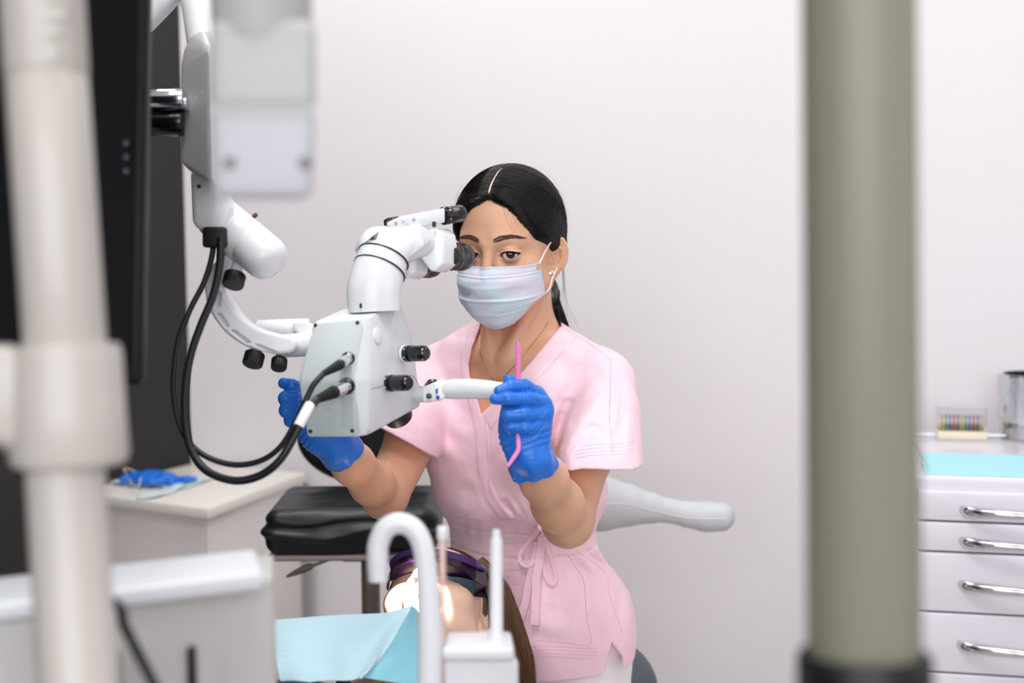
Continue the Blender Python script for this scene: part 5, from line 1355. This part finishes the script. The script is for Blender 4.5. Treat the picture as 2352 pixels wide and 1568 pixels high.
def gl_right(p):
    """her right hand, at the viewer's left, wrapped round the far grip"""
    pal = chain(p, [J(775, 1022, 1.955), J(745, 985, 1.955), J(722, 955, 1.958)], [.026, .032, .030], .012)
    pal = smin(pal, cap(p, J(730, 1000, 1.945), J(700, 965, 1.942), .020, .016), .016)
    fs = [([(728, 920, 1.972), (700, 897, 1.935), (671, 885, 1.930), (652, 880, 1.936)], [.0100, .0096, .0088, .0080]),
          ([(722, 935, 1.965), (690, 918, 1.925), (656, 915, 1.928), (668, 916, 1.955)], [.0105, .0108, .0102, .009]),
          ([(716, 955, 1.955), (690, 943, 1.922), (658, 942, 1.926), (670, 944, 1.955)], [.0108, .0108, .0102, .009]),
          ([(712, 975, 1.950), (690, 966, 1.925), (668, 966, 1.930), (678, 968, 1.955)], [.0105, .0100, .0092, .008])]
    d = pal
    for q_, r_ in fs: d = smin(d, chain(p, [J(*a) for a in q_], r_, .002), .0028)
    d = smin(d, chain(p, [J(745, 960, 1.985), J(720, 920, 1.985), J(690, 905, 1.98)], [.012, .011, .009], .003), .006)
    px, py, D = PX(p)
    wr = snoise(p, 60, 41)*2.5
    u = (px - 690)*.77 + (py - 980)*.64
    d = d + .0010*np.sin(u*.55 + wr)*np.exp(-((u - 25)/34)**2)*(py > 975) + .0007*snoise(p, 260, 22)
    c0 = J(770, 1016, 1.955); c1 = J(789, 1038, 1.972); ax_ = nrm(c1 - c0)
    cf = cap(p, c0, c1, .0275, .0300); tt = (p - c1) @ ax_
    ang = np.arctan2((p - c1) @ (RN @ A3(0, 0, 1)), (p - c1) @ nrm(np.cross(ax_, RN @ A3(0, 0, 1))))
    cf = cf - .0013*np.sin(ang*7 + 50*tt); cf = smax(cf, tt - .002 - .003*np.sin(ang*2 + 1), .001)
    cf = smax(cf, -cap(p, c1 - ax_*.004, c1 + ax_*.03, .0272, .0272), .0008)
    cf = smin(cf, np.sqrt((np.linalg.norm(np.cross(p - c1, ax_), axis=1) - .0290 - .0014*np.sin(ang*5))**2 + (tt - .003*np.sin(ang*2 + 1))**2) - .0015, .002)
    d = smin(d, cf, .008)
    d = smin(d, smax(arms_sd(p) - .0016, tt, .001), .004)
    return d - (.0008*np.sin(ang*8 + 45*tt + wr))*np.clip((tt + .045)/.03, 0, 1)
c_ = J(722, 965, 1.955)
V, Q = surf(gl_right, c_ - A3(.075, .085, .085), c_ + A3(.07, .07, .075), .0014)
mk('glove', V, Q, M_NITRILE, nurse)

# pink suction tube held across the palm
M_PTUBE = mat('pink_tube', (240, 140, 206), .35, sss=.1)
tb_ = [P(1190, 790, 1.838), P(1190, 850, 1.842), P(1190, 930, 1.848), P(1190, 1000, 1.842), P(1191, 1026, 1.838), P(1189, 1036, 1.836), P(1181, 1049, 1.833), P(1166, 1071, 1.828)]
V, Fc = sweep(spline(tb_, 8), np.interp(np.linspace(0, 1, 57), [0, .85, 1], [.0034, .0032, .0022]), 24, None, True)
tp0 = P(1190, 790, 1.838); 
V[:24] += np.outer((V[:24] - tp0) @ (RN @ A3(-1, 0, 0))*1.3 + .003, RN @ A3(0, 1, 0))
pk_ = tag(mk('suction_tube', V, Fc, M_PTUBE, None, True, 50), 'bent pink plastic suction tube held upright in the gloved hand', 'tube')

# ------------------------------------------------------------ the patient
Zp = nrm(A3(-.16, -.36, .92)); PR = frame(Y=A3(.10, .93, .30), Z=Zp); PO = P(1003, 1412, 2.035)
def pl_(*a): return PO + PR @ A3(*a)
pat = thing('person', 'person lying back with face up under dark protective glasses and light blue bib', 'person', PO*A3(1, 1, 0))
CH = P(905, 1640, 1.72); HIP = P(560, 1900, 1.40)
CH = A3(PO[0] - .16, PO[1] - .36, .64); HIP = A3(PO[0] - .42, PO[1] - .86, .56); KN = HIP + A3(-.14, -.40, .05); FT = KN + A3(-.15, -.40, -.06)
sd_ = nrm(np.cross(CH - HIP, (0, 0, 1)))
def pbody(p):
    q = (p - PO) @ PR
    d = head_sd(q, False, True)
    d = smin(d, cap(p, pl_(0, -.05, -.03), CH - (CH - PO)*.62 + A3(0, 0, -.03), .052, .050), .02)
    return d
M_PCL = mat('teal_dark_cloth', (24, 48, 62), .8)
V, Q = surf(pbody, PO - A3(.16, .30, .17), PO + A3(.14, .16, .12), .0022)
mk('body', V, Q, M_SKIN2, pat)
def pcloth(p):
    d = sbox(p, CH, (.17, .13, .075), .07, np.stack([sd_, nrm(CH - HIP), np.cross(sd_, nrm(CH - HIP))], 1))
    d = smin(d, cap(p, CH, HIP, .10, .105), .06)
    for s in (-1, 1):
        d = smin(d, cap(p, HIP + sd_*s*.08, KN + sd_*s*.10, .075, .06), .03); d = smin(d, cap(p, KN + sd_*s*.10, FT + sd_*s*.10, .055, .04), .03)
        d = smin(d, chain(p, [CH + sd_*s*.18, (CH + HIP)/2 + sd_*s*.24, HIP + sd_*s*.13 + A3(0, 0, .06)], [.05, .042, .035], .02), .02)
    return d + .0025*snoise(p, 30, 31)
V, Q = surf(pcloth, np.minimum(FT, CH) - A3(.30, .12, .14), np.maximum(CH, PO) + A3(.26, .02, .12), .008)
mk('clothing', V, Q, M_PCL, pat)
# goggles: wrap-around lens facets
M_GOG = mat('goggle_lens', (30, 13, 38), .3, spec=.35)
M_GOGF = mat('goggle_frame', (66, 38, 92), .3, coat=.2)
ge = thing('safety_glasses', 'dark purple wrap-around protective glasses worn by the patient', 'glasses', P(1000, 1300, 1.98))
top_e = [(897,1300,2.03),(912,1284,2.02),(935,1272,2.005),(972,1268,1.99),(1010,1271,1.985),(1059,1283,1.99),(1095,1298,2.00),(1115,1307,2.03)]
mid_e = [(896,1331,2.02),(905,1305,1.995),(943,1290,1.975),(972,1292,1.965),(1010,1292,1.962),(1056,1302,1.965),(1092,1334,1.975),(1118,1345,2.02)]
bot_e = [(896,1332,2.03),(915,1322,2.00),(943,1312,1.985),(972,1316,1.975),(1012,1320,1.972),(1049,1334,1.975),(1090,1366,1.985),(1116,1369,2.03)]
rows = [top_e, mid_e, bot_e]
nN = len(top_e); V = [P(*c) for r in rows for c in r]; V = V + [v + PR @ A3(0, 0, -.003) + A3(0, .002, 0) for v in V]; Fc = []; N = 3*nN
for i in range(2):
    for j in range(nN - 1):
        a = i*nN + j; Fc.append((a, a+1, a+nN+1, a+nN)); Fc.append((a+N, a+nN+N, a+nN+1+N, a+1+N))
rim = list(range(nN)) + [2*nN - 1] + list(range(3*nN - 1, 2*nN - 1, -1)) + [nN]
for a, b in zip(rim, rim[1:] + rim[:1]): Fc.append((a, a + N, b + N, b))
mk('lens', V, Fc, M_GOG, ge, True, 12)
tp_ = spline([P(x, y - 1, D - .001) for x, y, D in top_e], 5)
V, Fc = ribbon_vf(tp_, nrm(cen*.6 + A3(0, 0, .5)), .0105, .004); mk('top_frame', V, Fc, M_GOGF, ge, True, 40)
tube('lens_ridge', [P(x, y, D - .001) for x, y, D in mid_e], .0009, M_GOG, ge, 6, 4)
V, Fc = extrude_poly([P(1012, 1322, 1.969), P(1056, 1325, 1.966), P(1092, 1333, 1.972), P(1089, 1366, 1.982), P(1049, 1334, 1.972)], cen, .0012)
mk('lower_facet', V, Fc, mat('goggle_teal', (14, 62, 84), .12, coat=.5), ge, True, 30)
tube('temple_arm', [P(1112, 1350, 2.02), P(1119, 1375, 2.005), P(1123, 1405, 2.0), P(1125, 1440, 2.01), P(1118, 1470, 2.04)], [(.0022, .005), (.0022, .0042), (.002, .004), (.002, .004), (.002, .004)], mat('temple_dark', (12, 40, 50), .3), ge, 12, 6)
tube('temple_arm', [P(899, 1316, 2.035), P(893, 1330, 2.06), P(890, 1350, 2.09)], [(.0022, .005), (.0022, .0042), (.002, .004)], mat('temple_dark', (12, 40, 50), .3), ge, 12, 6)
# long brown hair over the head end, falling to the right
M_BRH = mat('brown_hair', (80, 54, 38), .42, spec=.5)
def ph_sd(q): return ell(q, (0, .034, -.020), (.081, .084, .095))
V, Q = surf(lambda p: smax(ph_sd((p - PO) @ PR), ((p - PO) @ PR)[:, 2] - .012 - .55*((p - PO) @ PR)[:, 1], .006), PO - A3(.15, .15, .15), PO + A3(.15, .17, .15), .003)
phair = mk('hair', V, Q, M_BRH, pat)
fall = [P(1090, 1300, 2.10), P(1128, 1340, 2.09), P(1150, 1400, 2.07), P(1172, 1465, 2.06), P(1192, 1530, 2.06), P(1205, 1590, 2.07), P(1205, 1680, 2.09)]
tube('hair_fall', fall, [(.014, .020), (.017, .022), (.018, .022), (.020, .020), (.016, .018), (.012, .014), (.004, .005)], M_BRH, phair, 24, 8)
ls = []
fs_ = spline(fall, 6); M_ = len(fs_)
for i in range(520):
    a = RNG.rand()*6.28; rr = np.interp(np.linspace(0, 1, M_), [0, .3, .6, 1], [.017, .021, .021, .006])*(.8 + .35*RNG.rand())
    u = RN @ A3(math.cos(a), .25*math.sin(a), math.sin(a)); w = .003*np.sin(np.linspace(0, 5, M_) + RNG.rand()*6)
    k0 = int(RNG.rand()*10); L = (fs_ + u*(rr + w)[:, None])[k0:]; ls.append(L)
for i in range(420):
    s = 1 if RNG.rand() < .7 else -1
    a = A3(s*(.012 + .055*RNG.rand()), .085 + .02*RNG.rand(), .058 - .03*RNG.rand()); c = bez(a, A3(s*.10, .06, -.0), A3(s*.085, -.03*RNG.rand(), -.06), 12)
    c = to_surface(ph_sd, c, A3(0, .03, -.02), .001 + .002*RNG.rand(), .18); ls.append(PO + c @ PR.T)
V, Fc = strand_mesh(ls, .00045, .0003); mk('hair_strands', V, Fc, mat('brown_strand', (112, 78, 54), .4, spec=.5), phair)

# ------------------------------------------------------------ bib
M_BIB = mat('bib_blue', (194, 230, 242), .8, sss=.05, bump=[('wave', (1, 1, 240), .5, .0008), ('noise', (14, 14, 6), .4, .006)])
bibp = [[(622,1424,1.80),(690,1418,1.81),(780,1412,1.83),(870,1408,1.85),(905,1402,1.855),(946,1391,1.86)],
        [(628,1460,1.775),(694,1456,1.78),(776,1452,1.80),(856,1448,1.81),(890,1444,1.82),(920,1438,1.835)],
        [(633,1500,1.755),(698,1498,1.755),(772,1496,1.765),(842,1494,1.775),(868,1492,1.785),(892,1486,1.80)],
        [(638,1535,1.735),(702,1536,1.735),(770,1536,1.745),(830,1534,1.75),(852,1532,1.76),(862,1528,1.775)],
        [(645,1572,1.72),(705,1566,1.715),(765,1562,1.72),(815,1560,1.73),(828,1558,1.74),(836,1556,1.755)]]
def grid_sheet(name, G, m, th, parent=None, n=9, wob=None):
    G = [[P(*c) for c in r] for r in G]
    R1 = [spline(r, n) for r in G]; R1 = np.array(R1); K = R1.shape[1]
    cols_ = np.array([spline(R1[:, j], n) for j in range(K)]); S = cols_.transpose(1, 0, 2); a, b = S.shape[:2]
    if wob: 
        ii, jj = np.meshgrid(np.linspace(0, 1, a), np.linspace(0, 1, b), indexing='ij'); S = S + wob(ii, jj)[..., None]*cen
    V = S.reshape(-1, 3); N = len(V); V = np.vstack([V, V - cen*th]); Fc = []
    for i in range(a - 1):
        for j in range(b - 1):
            k = i*b + j; Fc.append((k, k + b, k + b + 1, k + 1)); Fc.append((k + N, k + 1 + N, k + b + 1 + N, k + b + N))
    rim = list(range(b)) + [i*b + b - 1 for i in range(1, a)] + [(a-1)*b + j for j in range(b-2, -1, -1)] + [i*b for i in range(a-2, 0, -1)]
    for x, y in zip(rim, rim[1:] + rim[:1]): Fc.append((x, y, y + N, x + N))
    return mk(name, V, Fc, m, parent, True, 50)
bib = grid_sheet('dental_bib', bibp, M_BIB, .0012, None, 7, lambda i, j: .0045*np.sin(j*11 + i*3)*np.sin(i*2.5 + .3) + .003*np.sin(j*19 - 2*i)*i)
tag(bib, 'light blue pleated dental bib spread over the patient below the chin', 'bib')
fold = [[(946,1391,1.862),(951,1394,1.868),(956,1398,1.875),(962,1408,1.885)], [(920,1438,1.837),(932,1440,1.846),(946,1442,1.860),(962,1448,1.875)],
        [(892,1486,1.802),(915,1488,1.82),(940,1490,1.84),(964,1494,1.86)], [(862,1528,1.777),(895,1530,1.79),(930,1532,1.815),(966,1536,1.84)], [(836,1556,1.757),(875,1562,1.77),(920,1568,1.79),(968,1576,1.82)]]
fo = grid_sheet('folded_corner', fold, mat('bib_blue_lining', (150, 220, 238), .8, bump=[('wave', (300, 300, 300), .2, .0005)]), .0012, bib, 7)

# ------------------------------------------------------------ dental chair
ch = thing('dental_chair', 'dark upholstered dental chair the patient lies on', 'chair', HIP*A3(1, 1, 0))
M_UPH = mat('dark_upholstery', (38, 32, 50), .4)
dch = nrm(CH - HIP)
AX = np.stack([sd_, dch, np.cross(sd_, dch)], 1)
def pad(nm, a, b, w, t, dz, h=.006):
    c = (a + b)/2 + A3(0, 0, dz); d = nrm(b - a); R_ = np.stack([sd_, d, np.cross(sd_, d)], 1); L = np.linalg.norm(b - a)
    V, Q = surf(lambda p: sbox(p, c, (w, L/2, t), min(t*.9, .03), R_), c - A3(.5, .5, .3)*(L + .2), c + A3(.5, .5, .3)*(L + .2), h)
    return mk(nm, V, Q, M_UPH, ch)
hb = PO + A3(.01, .02, -.135)
V, Q = surf(lambda p: sbox(p, hb, (.155, .10, .030), .028, frame(Y=(.10, .95, .1), Z=(.30, 0, 1))), hb - A3(.22, .2, .12), hb + A3(.22, .2, .12), .005); mk('headrest', V, Q, M_UPH, ch)
pad('backrest', CH + A3(.02, .08, -.0), HIP, .24, .045, -.15); pad('seat', HIP - dch*.02, KN, .25, .05, -.155); pad('legrest', KN, FT, .2, .04, -.13)
tube('headrest_bar', [hb + A3(0, -.02, -.02), CH + A3(.03, .10, -.17)], .014, M_CHROME, ch, 16, 1)
rbox('chair_base', A3(HIP[0], HIP[1], .03), (.5, .7, .06), M_WHITE, ch, None, .02)
rbox('chair_column', A3(HIP[0], HIP[1], .24), (.22, .26, .38), M_WHITE, ch, None, .03)

# the microscope's own lamp shines on the patient's mouth
sl_ = bpy.data.lights.new('microscope_lamp', 'SPOT'); sl_.energy = 90; sl_.spot_size = math.radians(19.5); sl_.spot_blend = .12; sl_.shadow_soft_size = .012; sl_.color = (1, .97, .92)
so = bpy.data.objects.new('microscope_lamp', sl_); COL.objects.link(so); lp = P(907, 972, 1.905); so.location = lp
so.rotation_euler = (Vector(P(946, 1362, 1.95)) - Vector(lp)).to_track_quat('-Z', 'Y').to_euler()
